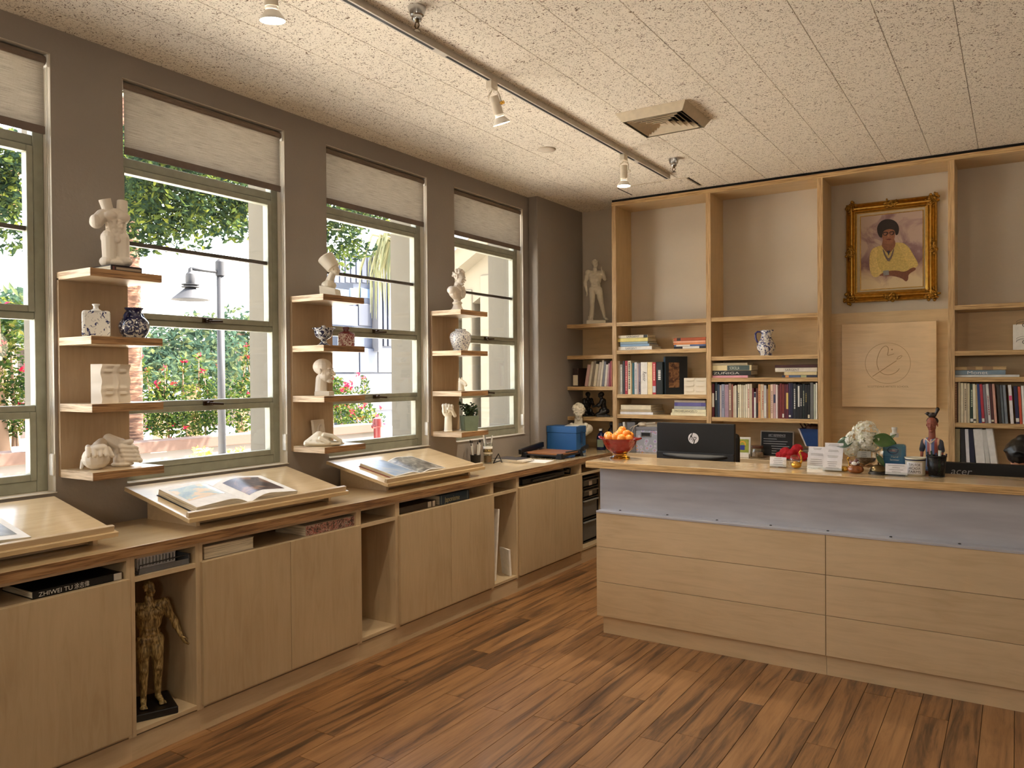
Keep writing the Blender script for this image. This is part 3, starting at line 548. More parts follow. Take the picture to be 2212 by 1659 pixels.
# ================================================================ casts and ceramics on the wall shelves
def kk(p): return (V(p)-CAM).dot(CF)/FPX
def pattern(name,base,ink,sc,lo,hi,rough=.18,dist=1.2,ink2=None):
    m=N(name); m.set(rough,0,None,.3); v=m.coord(); n=m.noise(v,sc,3,.55,dist); st=[(lo,S(*base)),(hi,S(*ink))]
    if ink2: st.append((min(.98,hi+.12),S(*ink2)))
    m.l(m.ramp(n,st),m.b.inputs['Base Color']); return m.m
def head(mb,c,h,pitch=0,rot=None,ears=True,jaw=1.0):
    M3=(Euler((0,pitch,0)).to_matrix()); M3=(Euler((0,0,rot)).to_matrix()@M3) if rot else M3
    q=lambda x,y,z: V(c)+M3@V((x*h,y*h,z*h))
    E=lambda x,y,z,a,b,d: mb.ell(q(x,y,z),(a*h,b*h,d*h),M3)
    E(-.05,0,.66,.40,.315,.33);E(.09,0,.40,.26,.255*jaw,.36);E(.24,0,.10,.12,.13*jaw,.09);E(.02,0,.25,.22,.22*jaw,.18)
    mb.cap(q(.33,0,.56),q(.45,0,.365),.032*h,.05*h,8);E(.39,.045,.345,.05,.035,.03);E(.39,-.045,.345,.05,.035,.03)
    for s in (-1,1):
        E(.285,.12*s,.575,.07,.12,.035);E(.285,.125*s,.49,.055,.065,.032);E(.24,.16*s,.385,.09,.08,.08)
        if ears: E(-.03,.315*s,.47,.07,.035,.11)
    E(.37,0,.262,.045,.085,.022);E(.355,0,.215,.045,.075,.024)
    return q
def hand(mb,wr,d,n,L,curl=.5,side=1):        # wrist, pointing direction, palm normal, length; five unequal fingers
    d=V(d).normalized(); n=V(n).normalized(); s=d.cross(n).normalized()*side; wr=V(wr)
    R3=Matrix((d,s,n)).transposed()
    mb.ell(wr+d*L*.27,(L*.3,L*.21,L*.09),R3)
    for i,(o,l) in enumerate(((-.165,.36),(-.055,.44),(.055,.47),(.16,.42))):
        a=wr+d*L*.48+s*o*L; c1=d*math.cos(curl)-n*math.sin(curl); c2=d*math.cos(curl*2)-n*math.sin(curl*2)
        b=a+c1*l*L*.5; mb.cap(a-d*L*.08,b,L*.052,L*.047,8); mb.cap(b,b+c2*l*L*.5,L*.046,L*.036,8)
    a=wr+d*L*.14+s*L*.15; b=a+(d*.6+s*.75-n*.25).normalized()*L*.25; mb.cap(a,b,L*.062,L*.052,8); mb.cap(b,b+(d*.92+s*.2-n*.3).normalized()*L*.2,L*.05,L*.036,8)
def body(mb,H,J=None,hd=True,turn=0,pitch=0,fat=1.0):
    D=dict(pel=(0,0,.52),che=(.0,0,.72),nec=(-.01,0,.835),shL=(0,.115,.795),shR=(0,-.115,.795),elL=(-.01,.155,.63),elR=(-.01,-.155,.63),wrL=(.03,.165,.49),wrR=(.03,-.165,.49),hiL=(0,.052,.51),hiR=(0,-.052,.51),knL=(.015,.06,.285),knR=(.015,-.06,.285),anL=(-.01,.062,.045),anR=(-.01,-.062,.045),toL=(.095,.08,.012),toR=(.095,-.08,.012),head=(.015,0,.87))
    D.update(J or {}); p={k:V(v)*H for k,v in D.items()}; h=H*fat
    up=(p['che']-p['pel']).normalized(); fw=V((0,1,0)).cross(up)
    q=lambda b,f,s,u: p[b]+fw*f*H+V((0,s*H,0))+up*u*H
    E=lambda c,r: mb.ell(c,tuple(x*h for x in r))
    E(q('che',0,0,0),(.075,.115,.095));E(q('che',.005,0,-.06),(.065,.098,.09));E(q('pel',.005,0,.06),(.058,.084,.085));E(p['pel'],(.066,.09,.06))
    for s in (1,-1):
        E(q('che',.042,.052*s,.025),(.04,.058,.042));E(q('pel',-.045,.045*s,-.03),(.05,.05,.055));E(q('che',-.04,.06*s,.03),(.045,.055,.07))
        for i in range(3): E(q('pel',.05,.022*s,.05+.035*i),(.018,.022,.019))
    mb.cap(p['che']+up*.07*H,p['nec']+up*.02*H,.045*h,.036*h)
    for s in 'LR':
        sh,el,wr=p['sh'+s],p['el'+s],p['wr'+s]
        mb.ell(sh,.048*h); mb.cap(q('che',0,.06*(1 if s=='L' else -1),.06),sh,.05*h,.042*h); mb.cap(sh,el,.037*h,.027*h); mb.ell(sh.lerp(el,.45),(.036*h,.036*h,.06*h)); mb.cap(el,wr,.029*h,.018*h); mb.ell(el.lerp(wr,.25),(.031*h,.031*h,.05*h))
        d=(wr-el).normalized(); hand(mb,wr,d,V((0,1 if s=='R' else -1,0))+V((.3,0,0)),.105*H,.35,-1)
        hi,kn,an,to=p['hi'+s],p['kn'+s],p['an'+s],p['to'+s]
        mb.cap(hi,kn,.062*h,.04*h); mb.ell(hi.lerp(kn,.4)+V((.012*H,0,0)),(.056*h,.052*h,.1*h)); mb.cap(kn,an,.04*h,.023*h); mb.ell(kn.lerp(an,.3)+V((-.018*H,0,0)),(.036*h,.036*h,.075*h)); mb.ell(kn+V((.018*H,0,0)),.03*h)
        mb.cap(an,to,.026*h,.018*h); mb.cap(an+V((-.02*H,0,-.018*H)),to,.02*h,.015*h)
        for i in range(5):
            o=V((0,(i-2)*.011*H*(1 if s=='L' else -1),0)); mb.cap(to+o*.9+V((-.01*H,0,0)),to+o+V(((.02-.004*abs(i-1))*H,0,-.004*H)),.009*H,.007*H,6)
    if hd: return head(mb,p['head'],.13*H,pitch,turn)
ZS=(2.088,1.789,1.489,1.188)
def at(u,v,z,xm=None):
    p=P(u,v,z=z); 
    if xm is not None: p=P(u,v,x=xm); p.z=z
    return p
# torso on a dark book
p=at(250,586,ZS[0],.15); b=T('book','dark closed book under the headless torso cast','book',(p.x,p.y,ZS[0]),.0)
MB().box(-.09,-.075,0,.09,.075,.004).box(-.09,-.075,.026,.09,.075,.03).box(.086,-.075,0,.09,.075,.03).build('cover',flat('dark brown cloth',(44,30,28),.5),b,bev=.001); MB().box(-.086,-.072,.004,.086,.072,.026).build('pages',page_m,b)
MB().box(.0901,-.05,.010,.0906,.07,.021).build('title_label',flat('dull gilt',(150,132,112),.5),b); MB().box(.0901,-.066,.008,.0906,-.058,.023).build('title_label',flat('maroon',(90,40,38),.5),b)
t=T('torso_cast','white plaster headless male torso standing on a dark book','sculpture',(p.x,p.y,ZS[0]+.03),math.radians(-12)); m=MB()
m.ell((0,0,.02),(.05,.06,.022)).ell((.01,.035,.03),(.045,.035,.025)).ell((0,-.04,.025),(.04,.03,.025)).ell((-.01,0,.04),(.04,.05,.02))
m.cap((.012,.028,.05),(.005,.026,.14),.03,.034); m.cap((.006,-.028,.04),(.002,-.026,.14),.031,.036); m.ell((0,0,.15),(.036,.052,.034)); m.ell((.004,0,.19),(.032,.044,.04)); m.ell((.002,.002,.235),(.04,.062,.042))
for s in (-1,1):
    m.ell((.03,.028*s,.235),(.02,.03,.022)); m.ell((-.03,.03*s,.14),(.022,.026,.03))
    for i in range(3): m.ell((.03,.012*s,.165+.02*i),(.009,.012,.011))
m.cyl((0,.03,.235),(-.004,.034,.318),.026,.023,16); m.cyl((.0,-.022,.235),(.004,-.046,.312),.022,.027,16); m.ell((.0,.012,.262),(.02,.03,.016)); m.cap((0,-.055,.235),(.012,-.085,.2),.03,.03); m.ell((.014,-.09,.205),(.03,.024,.03)); m.ell((.03,0,.125),(.012,.014,.014))
for s in (-1,1):
    m.tube([(.030,.040*s,.215),(.037,.02*s,.212),(.036,.004*s,.216)],.004,6); m.tube([(.022,.04*s,.205),(.026,.034*s,.175),(.03,.024*s,.145),(.026,.008*s,.128)],.005,6)
    for i in range(3): m.tube([(.012,.046*s,.2-.013*i),(.027,.036*s,.196-.013*i)],.0035,6)
    m.ell((.026,.02*s,.09),(.012,.016,.03))
blob(m,'torso',plaster,t,.0022,1)
# rectangular blue and white flask
wb_blue=pattern('white glaze with blue flowers',(232,230,226),(44,52,104),46,.55,.61)
p=at(208,722,ZS[1],.16); t=T('flask_vase','square white flask vase with blue flowers and narrow neck','vase',(p.x,p.y,ZS[1]),math.radians(-28))
MB().box(-.024,-.058,0,.024,.058,.122).build('body',wb_blue,t,bev=.012); MB().lathe([(.03,.118),(.018,.126),(.011,.131),(.0105,.142),(.017,.149),(.016,.152),(.009,.148),(.008,.132)],24).build('neck',flat('white glaze',(232,230,226),.2),t,True)
# dark blue vase
def two_tone():
    m=N('blue transfer glaze'); m.set(.14,0,None,.4); tc=m.n('TexCoord'); sx=m.n('SeparateXYZ'); m.l(tc.outputs['Object'],sx.inputs[0]); n=m.noise(m.coord(),52,4,.6,1.5); n2=m.noise(m.coord(),110,2)
    lo=m.ramp(n,[(.46,S(30,34,66)),(.52,S(58,62,94)),(.58,S(196,192,184))]); hi=m.ramp(n2,[(.6,S(24,28,70)),(.66,S(190,192,206))])
    gt=m.n('Math',operation='GREATER_THAN'); gt.inputs[1].default_value=.09; m.l(sx.outputs[2],gt.inputs[0]); mx=m.n('Mix',data_type='RGBA'); m.l(gt.outputs[0],mx.inputs[0]); m.l(lo,mx.inputs[6]); m.l(hi,mx.inputs[7]); m.l(mx.outputs[2],m.b.inputs['Base Color']); return m.m
p=at(290,724,ZS[1],.15); t=T('round_vase','squat dark blue vase with flared rim and white scenery','vase',(p.x,p.y,ZS[1]),.3)
bl2t=two_tone(); MB().lathe([(.04,0),(.046,.004),(.062,.028),(.069,.055),(.064,.08),(.05,.098),(.036,.108),(.031,.12),(.032,.13),(.042,.144),(.043,.147),(.036,.144),(.027,.128),(.03,.105)],36).build('body',bl2t,t,True)
for s in (-1,1): MB().tube([(.0,.03*s,.124),(.0,.047*s,.12),(.0,.057*s,.105),(.0,.06*s,.088)],[.007,.009,.009,.006],8).build('handle',flat('navy glaze',(26,30,70),.15),t,True)
# eye relief block
p=at(240,868,ZS[2],.17); t=T('eye_relief','white plaster block moulded with two rows of eyes','sculpture',(p.x,p.y,ZS[2]),math.radians(14)); m=MB()
def hgt(a,c):
    y=(a-.5)*2; z=c
    e=0
    for yc in (-.5,.5):
        for zc in (.24,.82): e+=.010*math.exp(-((y-yc)/.28)**2-((z-zc)/.05)**2)+.012*math.exp(-((y-yc)/.42)**2-((z-zc-.13)/.05)**2)-.006*math.exp(-((y-yc)/.4)**2-((z-zc+.06)/.03)**2)
    return e+.016*math.exp(-(y/.16)**2)*(.4+abs(((z*2)%1)-.5))
def fr_(i,j): return V((.03+hgt(i,j),-.082+.164*i+.004*math.sin(j*14),.178*j))
n=26; m.grid(fr_,n,n); m.add([fr_(0,j/n) for j in range(n+1)]+[V((-.03,-.082,.178*j/n)) for j in range(n+1)],[(j,n+1+j,n+2+j,j+1) for j in range(n)]); m.add([fr_(1,j/n) for j in range(n+1)]+[V((-.03,.082,.178*j/n)) for j in range(n+1)],[(j+1,n+2+j,n+1+j,j) for j in range(n)])
m.add([fr_(i/n,1) for i in range(n+1)]+[V((-.03,-.082+.164*i/n,.178)) for i in range(n+1)],[(i,i+1,n+2+i,n+1+i) for i in range(n)]); m.box(-.032,-.082,0,-.03,.082,.178); m.build('block',plaster,t,True,fixn=True).data.set_sharp_from_angle(angle=.7)
# two hand casts
p=at(208,1014,ZS[3],.16); t=T('hand_cast','plaster cast of a hand gripping a large ball','sculpture',(p.x,p.y,ZS[3]),math.radians(-25)); m=MB(); m.ell((0,0,.052),(.056,.06,.053)); m.ell((.02,.01,.098),(.035,.04,.018))
for i,(y,l) in enumerate(((-.032,.05),(-.01,.062),(.012,.06),(.032,.05))):
    m.cap((.0,y,.104),(.035,y*1.1,.098),.0115,.0115,8); m.cap((.035,y*1.1,.098),(.06,y*1.15,.068),.0115,.0095,8)
m.cap((-.01,.05,.09),(.025,.064,.06),.013,.01,8); m.cap((-.02,.01,.1),(-.07,.03,.112),.027,.026); m.cap((-.045,-.05,.04),(-.02,-.058,.008),.01,.008,8)
blob(m,'cast',plaster,t,.0028,2)
p=at(265,1008,ZS[3],.15); t=T('hand_cast','plaster cast of a clenched hand and wrist leaning on the shelf','sculpture',(p.x,p.y,ZS[3]),math.radians(-20)); m=MB()
m.cap((-.02,-.055,.13),(0,-.01,.10),.026,.034); m.ell((.0,.01,.075),(.04,.05,.045)); m.cap((0,0,.03),(0,.005,.07),.042,.036); m.ell((0,.0,.012),(.044,.05,.014))
for i in range(4): m.cap((.03,-.012+.004*i,.095-.02*i),(.034,.036+.006*i,.09-.02*i),.014,.012,8); m.cap((.034,.036+.006*i,.09-.02*i),(.01,.058+.004*i,.082-.019*i),.012,.011,8)
m.cap((.02,-.005,.112),(.04,.03,.118),.014,.012,8); m.cap((0,.05,.05),(.004,.076,.022),.016,.012,8)
blob(m,'cast',plaster,t,.0028,2)
# tall-capped bust
p=at(714,637,ZS[0],.15); t=T('bust','plaster bust of a long-necked woman in a tall smooth cap','sculpture',(p.x,p.y,ZS[0]),math.radians(28)); m=MB()
MB().box(-.062,-.062,0,.062,.062,.012).build('plinth',plaster2,t,bev=.002); m.prism([(-.05,-.055,.012),(.05,-.055,.012),(.045,-.055,.05),(-.055,-.05,.07)],(0,.11,0)); m.ell((-.01,0,.075),(.045,.055,.03)); m.cap((-.012,0,.085),(.012,0,.14),.026,.021)
q=head(m,(.028,0,.132),.078,-.05); m.cyl((.02,0,.178),(-.028,0,.246),.04,.053,24); m.ell((-.03,0,.247),(.052,.052,.012),Euler((0,-.6,0)).to_matrix())
blob(m,'bust',plaster2,t,.0026,2)
# footed bowl and red caddy
p=at(699,746,ZS[1],.14); t=T('footed_bowl','blue and white footed bowl with scalloped rim and lid knob','bowl',(p.x,p.y,ZS[1]),0)
MB().lathe([(.04,0),(.04,.006),(.026,.014),(.018,.03),(.022,.04),(.046,.056),(.056,.085),(.056,.1),(.07,.108),(.068,.11),(.052,.104),(.02,.108),(.012,.112),(.014,.12),(.008,.126),(0,.127)],40,f=lambda a,z:1+(.05*math.cos(8*a) if z>.1 and z<.111 else 0)).build('bowl',pattern('dark blue floral glaze',(220,220,218),(34,38,70),60,.45,.52),t,True)
p=at(748,746,ZS[1],.16); t=T('tea_caddy','small red and white patterned tea caddy with round lid','jar',(p.x,p.y,ZS[1]),math.radians(-42))
MB().box(-.034,-.05,0,.034,.05,.082).build('body',pattern('red transfer pattern',(214,196,184),(130,48,50),80,.47,.54),t,bev=.006)
MB().add([(-.034,-.05,.082),(.034,-.05,.082),(.034,.05,.082),(-.034,.05,.082),(-.014,-.02,.096),(.014,-.02,.096),(.014,.02,.096),(-.014,.02,.096)],[(0,1,5,4),(1,2,6,5),(2,3,7,6),(3,0,4,7),(4,5,6,7)]).build('shoulder',flat('dark red glaze',(120,52,50),.25),t); MB().lathe([(.018,.094),(.018,.106),(.021,.107),(.021,.122),(.018,.125),(0,.126)],22).build('lid',flat('brown red lid',(104,52,46),.3),t,'auto')
# planar head
p=at(700,853,ZS[2],.15); t=T('head_cast','plaster head cast with planed face and short neck, facing right','sculpture',(p.x,p.y,ZS[2]),math.radians(24)); m=MB(); m.box(-.045,-.04,0,.05,.04,.026); m.cap((-.02,0,.03),(-.016,0,.10),.036,.034); head(m,(.0,0,.074),.152,.0,jaw=1.05); blob(m,'head',plaster,t,.0022,1)
# relief plaque and reclining hand
p=at(697,950,ZS[3],.08); t=T('relief_plaque','square plaster plaque with an ear relief leaning behind the hand cast','sculpture',(p.x-.02,p.y,ZS[3]),math.radians(12)); m=MB(); m.obox((-.012,0,.075),(.018,.115,.15),(0,-.12,0)); m.ell((.006,.004,.08),(.014,.026,.042)); m.tube([(.014,-.02+.024*math.cos(a),.085+.04*math.sin(a)) for a in [i*.4 for i in range(13)]],.006,6); blob(m,'plaque',plaster,t,.0028,1)
p=at(700,964,ZS[3],.19); t=T('hand_cast','plaster cast of a hand lying on draped cloth','sculpture',(p.x,p.y,ZS[3]),math.radians(-44)); m=MB(); m.ell((0,0,.012),(.05,.125,.016)); m.ell((0,-.02,.035),(.042,.062,.035)); m.cap((0,-.1,.018),(.0,-.03,.06),.02,.03)
for i in range(4): m.cap((.028-.017*i,.0,.068),(.03-.019*i,.05,.058),.0125,.011,8); m.cap((.03-.019*i,.05,.058),(.034-.02*i,.1,.026),.011,.009,8)
m.cap((.04,-.02,.05),(.052,.03,.024),.013,.01,8)
for i in range(6): m.tube([(-.04+.016*i,-.11,.02),(-.045+.018*i,-.02,.03-.003*i),(-.04+.016*i,.1,.014)],.008,6)
blob(m,'cast',plaster2,t,.0028,2)
# curly bust
p=at(988,670,ZS[0],.15); t=T('bust','plaster bust of a curly-haired man in a coat and ruffled cravat','sculpture',(p.x,p.y,ZS[0]),math.radians(8)); m=MB()
MB().lathe([(.052,0),(.052,.012),(.04,.022),(.034,.036),(.03,.05),(.037,.058),(.037,.066),(.028,.074)],28).build('socle',plaster,t,'auto')
m.ell((0,0,.14),(.052,.098,.054)); m.cap((0,0,.08),(0,0,.13),.026,.05); m.ell((-.005,.075,.152),(.035,.036,.032)); m.ell((-.005,-.075,.152),(.035,.036,.032)); m.cap((.0,0,.16),(.008,0,.2),.034,.03)
q=head(m,(.014,0,.192),.116,.12,.0)
for s in (-1,1): m.tube([(.015,.045*s,.185),(.045,.03*s,.15),(.052,.008*s,.1)],[.014,.012,.006],8)
for i in range(7): m.ell((.05,.008*math.sin(i*2.2),.178-.011*i),(.013,.014,.009))
rr=random.Random(5)
for i in range(80):
    a=rr.uniform(0,2*PI); e=rr.uniform(-.25,1.5); x,y,z=-.09+.40*math.cos(e)*math.cos(a),.33*math.cos(e)*math.sin(a),.68+.36*math.sin(e)
    if x>.18 and z<.78: continue
    m.ell(q(x,y,z),(rr.uniform(.007,.0105),)*3,nu=8,nv=6)
blob(m,'bust',plaster,t,.002,1)
# ginger jar, horse head, fist, potted plant
p=at(995,758,ZS[1],.15); t=T('ginger_jar','round white ginger jar covered in fine blue scrolls','jar',(p.x,p.y,ZS[1]),0)
MB().lathe([(.05,0),(.052,.004),(.062,.03),(.077,.075),(.083,.105),(.078,.13),(.06,.148),(.042,.154),(.04,.164),(.041,.167),(.036,.166),(.035,.15)],40).build('body',pattern('white glaze with blue scrolls',(228,226,222),(92,96,122),110,.53,.58,.2,.6),t,True)
p=at(997,846,ZS[2],.19); t=T('horse_head_cast','tiny plaster horse head standing at the shelf corner','sculpture',(p.x,p.y,ZS[2]),math.radians(-20)); m=MB(); m.ell((0,0,.008),(.026,.026,.01)); m.cap((-.004,0,.01),(-.006,0,.06),.024,.02); m.cap((-.006,0,.07),(.022,.012,.058),.021,.014); m.cap((.022,.012,.058),(.034,.016,.045),.015,.012); m.cap((-.012,.01,.085),(-.014,.012,.1),.006,.003,8); m.cap((-.006,-.012,.085),(-.008,-.014,.1),.006,.003,8)
for i in range(5): m.ell((-.024+.004*i*.3,-.004,.04+.012*i),(.01,.008,.009))
blob(m,'head',plaster2,t,.002,1)
p=at(968,930,ZS[3],.13); t=T('hand_cast','plaster cast of an upright closed fist and forearm','sculpture',(p.x,p.y,ZS[3]),math.radians(-50)); m=MB(); m.cap((0,0,.012),(0,.002,.1),.03,.028); m.ell((0,0,.006),(.034,.034,.008)); m.ell((.0,.0,.155),(.036,.046,.05))
for i in range(4): m.cap((-.01,-.034+.021*i,.2-.004*abs(i-1)),(.028,-.034+.021*i,.19),.013,.013,8); m.cap((.028,-.034+.021*i,.19),(.032,-.03+.019*i,.15),.013,.011,8)
m.cap((.015,.05,.12),(.042,.03,.16),.014,.012,8); m.cap((.042,.03,.16),(.046,0,.172),.012,.01,8)
blob(m,'cast',plaster2,t,.0026,1)
p=at(1014,928,ZS[3],.19); t=T('potted_plant','small jade plant in a square grey-green pot','plant',(p.x,p.y,ZS[3]),math.radians(-35))
MB().add([(-.05,-.05,0),(.05,-.05,0),(.05,.05,0),(-.05,.05,0),(-.058,-.058,.112),(.058,-.058,.112),(.058,.058,.112),(-.058,.058,.112),(-.052,-.052,.112),(.052,-.052,.112),(.052,.052,.112),(-.052,.052,.112),(-.052,-.052,.1),(.052,-.052,.1),(.052,.052,.1),(-.052,.052,.1)],[(0,3,2,1),(0,1,5,4),(1,2,6,5),(2,3,7,6),(3,0,4,7),(4,5,9,8),(5,6,10,9),(6,7,11,10),(7,4,8,11),(8,9,13,12),(9,10,14,13),(10,11,15,14),(11,8,12,15),(12,13,14,15)]).build('pot',flat('sage pot',(122,138,118),.55),t,bev=.002)
st=MB(); lf=MB()
for i in range(16):
    a=rr.uniform(0,2*PI); r=rr.uniform(.0,.045); e=V((r*1.3*math.cos(a),r*1.3*math.sin(a),.12+rr.uniform(.03,.085)*(1.2 if i==0 else 1)))
    st.tube([(r*.5*math.cos(a),r*.5*math.sin(a),.1),e],.003,5)
    for j in range(9): b=rr.uniform(0,2*PI); c=e+V((.017*math.cos(b),.017*math.sin(b),rr.uniform(-.045,.012))); lf.ell(c,(.012,.009,.005),Euler((rr.uniform(-1,1),rr.uniform(-1,1),b)).to_matrix(),8,5)
st.build('stems',flat('plant stem',(80,84,50),.6),t); lf.build('foliage',flat('dark jade leaf',(46,66,36),.35,0,.35,60),t,True)
for j in range(5): pass
# ================================================================ anatomical figure in its niche
def muscle():
    m=N('olive resin muscles'); m.set(.38); v=m.coord((70,70,14)); n=m.noise(v,1.6,3,.5,.8); m.l(m.ramp(n,[(.36,S(96,78,46)),(.5,S(146,122,76)),(.62,S(190,166,112))]),m.b.inputs['Base Color']); m.bump(n,.2,.003); return m.m
p=V((.44,2.03,.126)); t=T('anatomy_figure','olive-brown anatomical muscle figure standing on a black base','sculpture',tuple(p),math.radians(-22))
MB().box(-.105,-.105,0,.115,.095,.032).build('base',flat('black lacquer',(14,13,14),.3),t,bev=.004)
m=MB(); body(m,.545,dict(elL=(.0,.185,.65),wrL=(.04,.235,.515),elR=(-.02,-.165,.63),wrR=(.0,-.18,.49),knR=(.03,-.05,.285),anR=(.04,-.055,.05),toR=(.13,-.07,.015)),turn=.7,pitch=0)
for v_ in m.v: v_.z+=.032
blob(m,'figure',muscle(),t,.0026,2)
# ================================================================ statue and bust in the corner, dark figures
mar=plaster2
p=P(1284,694,y=6.66); t=T('statue','plaster statuette of a standing nude athlete with raised forearm','sculpture',(p.x,6.68,2.08),math.radians(-62)); k=kk((p.x,6.68,2.3)); H=(697-556)*k-.045
MB().box(-.06,-.085,0,.065,.095,.04).build('base',mar,t,bev=.006)
m=MB(); body(m,H,dict(pel=(0,.01,.52),shL=(0,.118,.79),elL=(.03,.16,.68),wrL=(.07,.115,.80),elR=(-.02,-.165,.63),wrR=(.02,-.14,.49),hiR=(0,-.045,.51),knR=(.0,-.05,.285),anR=(0,-.05,.045),toR=(.09,-.06,.012),hiL=(0,.06,.51),knL=(.05,.10,.29),anL=(.02,.15,.045),toL=(.1,.19,.012)),turn=.75)
q_=m
for i in range(26):
    a=rr.uniform(0,2*PI); e=rr.uniform(0,1.4); m.ell((.0+.05*H*math.cos(e)*math.cos(a)+.008*H,.045*H*math.cos(e)*math.sin(a),.955*H+.045*H*math.sin(e)),.016*H,nu=8,nv=6)
m.cap((-.02*H,-.07*H,.0),(-.02*H,-.06*H,.2*H),.04*H,.03*H); m.cap((-.02*H,-.1*H,0),(-.03*H,-.11*H,.07*H),.02*H,.012*H)
for v_ in m.v: v_.z+=.038
blob(m,'figure',mar,t,.003,1)
p=P(1250,966,y=6.45); t=T('bust','plaster bust of a wigged gentleman in an open coat, beside the blue box','sculpture',(max(.235,p.x),6.45,.9),math.radians(-60)); m=MB()
MB().lathe([(.07,0),(.07,.02),(.05,.035),(.042,.07),(.05,.08),(.05,.095),(.04,.1)],28).build('socle',mar,t,'auto')
m.ell((0,0,.19),(.07,.115,.07)); m.cap((0,0,.1),(0,0,.17),.04,.07); m.ell((-.01,.085,.2),(.05,.05,.045)); m.ell((-.01,-.085,.2),(.05,.05,.045)); m.cap((0,0,.22),(.012,0,.29),.042,.038); q=head(m,(.018,0,.285),.142,.08)
for s in (-1,1): m.tube([(.03,.07*s,.25),(.075,.045*s,.19),(.078,.012*s,.13)],[.02,.016,.008],8)
for i in range(6): m.ell((.075,.008*math.sin(i*2),.235-.016*i),(.016,.018,.012))
for i in range(70):
    a=rr.uniform(0,2*PI); e=rr.uniform(-.6,1.5); x,y,z=-.09+.40*math.cos(e)*math.cos(a),.35*math.cos(e)*math.sin(a),.66+.37*math.sin(e)
    if x>.16 and z<.84: continue
    m.ell(q(x,y,z),rr.uniform(.012,.017),nu=8,nv=6)
blob(m,'bust',mar,t,.0026,1)
brz=flat('near-black bronze',(24,22,22),.35)
for u,l,rz in ((1262,'black kneeling figure on the corner shelf, left of the pair',math.radians(-40)),(1305,'black kneeling figure on the corner shelf, right of the pair',math.radians(-150))):
    p=P(u,900,y=6.6); t=T('kneeling_figure',l,'sculpture',(max(.2,p.x) if u<1300 else p.x-.02,6.66 if u<1300 else 6.64,1.21),rz,'pair of black kneeling figures'); m=MB()
    body(m,.36,dict(pel=(-.03,0,.16),che=(.03,0,.36),nec=(.06,0,.47),shL=(.05,.1,.43),shR=(.05,-.1,.43),elL=(.12,.13,.30),elR=(.12,-.13,.30),wrL=(.24,.09,.27),wrR=(.24,-.09,.27),hiL=(-.03,.06,.14),hiR=(-.03,-.06,.14),knL=(.19,.09,.05),knR=(.19,-.09,.05),anL=(-.06,.08,.045),anR=(-.06,-.08,.045),toL=(-.14,.08,.02),toR=(-.14,-.08,.02),head=(.08,0,.50)),pitch=.4,fat=1.15)
    m.ell((.09*.36-.01,0,.585*.36),(.026,.025,.024))
    MB().box(-.055,-.05,0,.075,.05,.012).build('base',brz,t,bev=.002); blob(m,'figure',brz,t,.0032,2)
# ================================================================ books
ORD='first second third fourth fifth sixth seventh eighth ninth tenth eleventh twelfth thirteenth fourteenth fifteenth sixteenth seventeenth eighteenth nineteenth twentieth'.split()
def ordn(i):
    if i<20: return ORD[i]
    t=(i+1)//10; u=(i+1)%10; tn={2:'twent',3:'thirt',4:'fort'}[t]
    return tn+('ieth' if u==0 else 'y-'+ORD[u-1])
pgm=page_m
NAMES=[((30,30,34),'black'),((250,246,240),'white'),((226,212,184),'cream'),((190,176,150),'beige'),((150,150,150),'grey'),((160,40,50),'red'),((94,32,42),'maroon'),((30,60,110),'blue'),((36,40,70),'navy'),((40,110,120),'teal'),((40,70,50),'dark green'),((170,140,150),'mauve'),((205,130,70),'orange'),((200,160,70),'ochre'),((235,215,140),'pale yellow'),((110,70,50),'brown'),((200,150,150),'pink'),((84,92,110),'slate')]
def cname(c): return min(NAMES,key=lambda n:sum((a-b)**2 for a,b in zip(n[0],c)))[1]
def ubook(x0,x1,z,h,y0,d,col,label,group,tilt=0,tag_=None,title=None,rz=0,th=.0022):
    w=x1-x0; t=T('book',label,'book',((x0+x1)/2,y0,z),rz,group); t.rotation_euler=(0,tilt,rz)
    if tilt: t.location.z+=abs(math.sin(tilt))*w*.5
    c=flat('cloth cover',tuple(col),.45,0,.08,25); a=w/2
    MB().box(-a,.0,0,-a+th,d,h).box(a-th,0,0,a,d,h).box(-a+th,0,0,a-th,th,h).build('cover',c,t,bev=min(.0025,w*.16))
    MB().box(-a+th,th,.003,a-th,d-.004,h-.003).build('pages',pgm,t)
    if tag_: MB().box(-a*.86,-.0005,h*tag_[1],a*.86,.0003,h*tag_[2]).build('spine_label',flat('label',tag_[0],.6),t)
    if title:
        z0_,z1_,tc=title; m=MB(); zz_=h*z1_
        while zz_>h*z0_:
            l=R.uniform(.006,.016); m.box(-a*.38,-.0005,zz_-l,a*.38,.0003,zz_); zz_-=l+.004
        o=m.build('spine_print',flat('spine print',tc,.6),t); o['kind']='stuff'
    return t
def urow(z,y0,spec,sc,ox,oy,zb,where,group,depth=.2):
    for i,s in enumerate(spec):
        u0,u1,vt,col=s[:4]; ex=s[4] if len(s)>4 else {}
        tilt=ex.get('tilt',0); uu0=ox+u0/sc; uu1=ox+u1/sc; vb=oy+zb/sc
        x0=P(uu0,vb,y=y0).x; x1=P(uu1,vb,y=y0).x; zt=P((uu0+uu1)/2,oy+vt/sc,y=y0).z
        h=min(zt-z,ex.get('h',9))/math.cos(tilt)
        nm=ex.get('n') or cname(col); pos=('leftmost' if i==0 else 'rightmost' if i==len(spec)-1 else ordn(i)+' from the left')
        ubook(x0,x1-.0006,z,h,y0,depth,col,'%s book standing upright, %s %s'%(nm,pos,where),group,tilt,ex.get('tag'),ex.get('t'))
CR_=(226,214,188); W_=(232,230,224); BK=(34,34,38); dk_=(70,62,56); wt=(230,228,222)
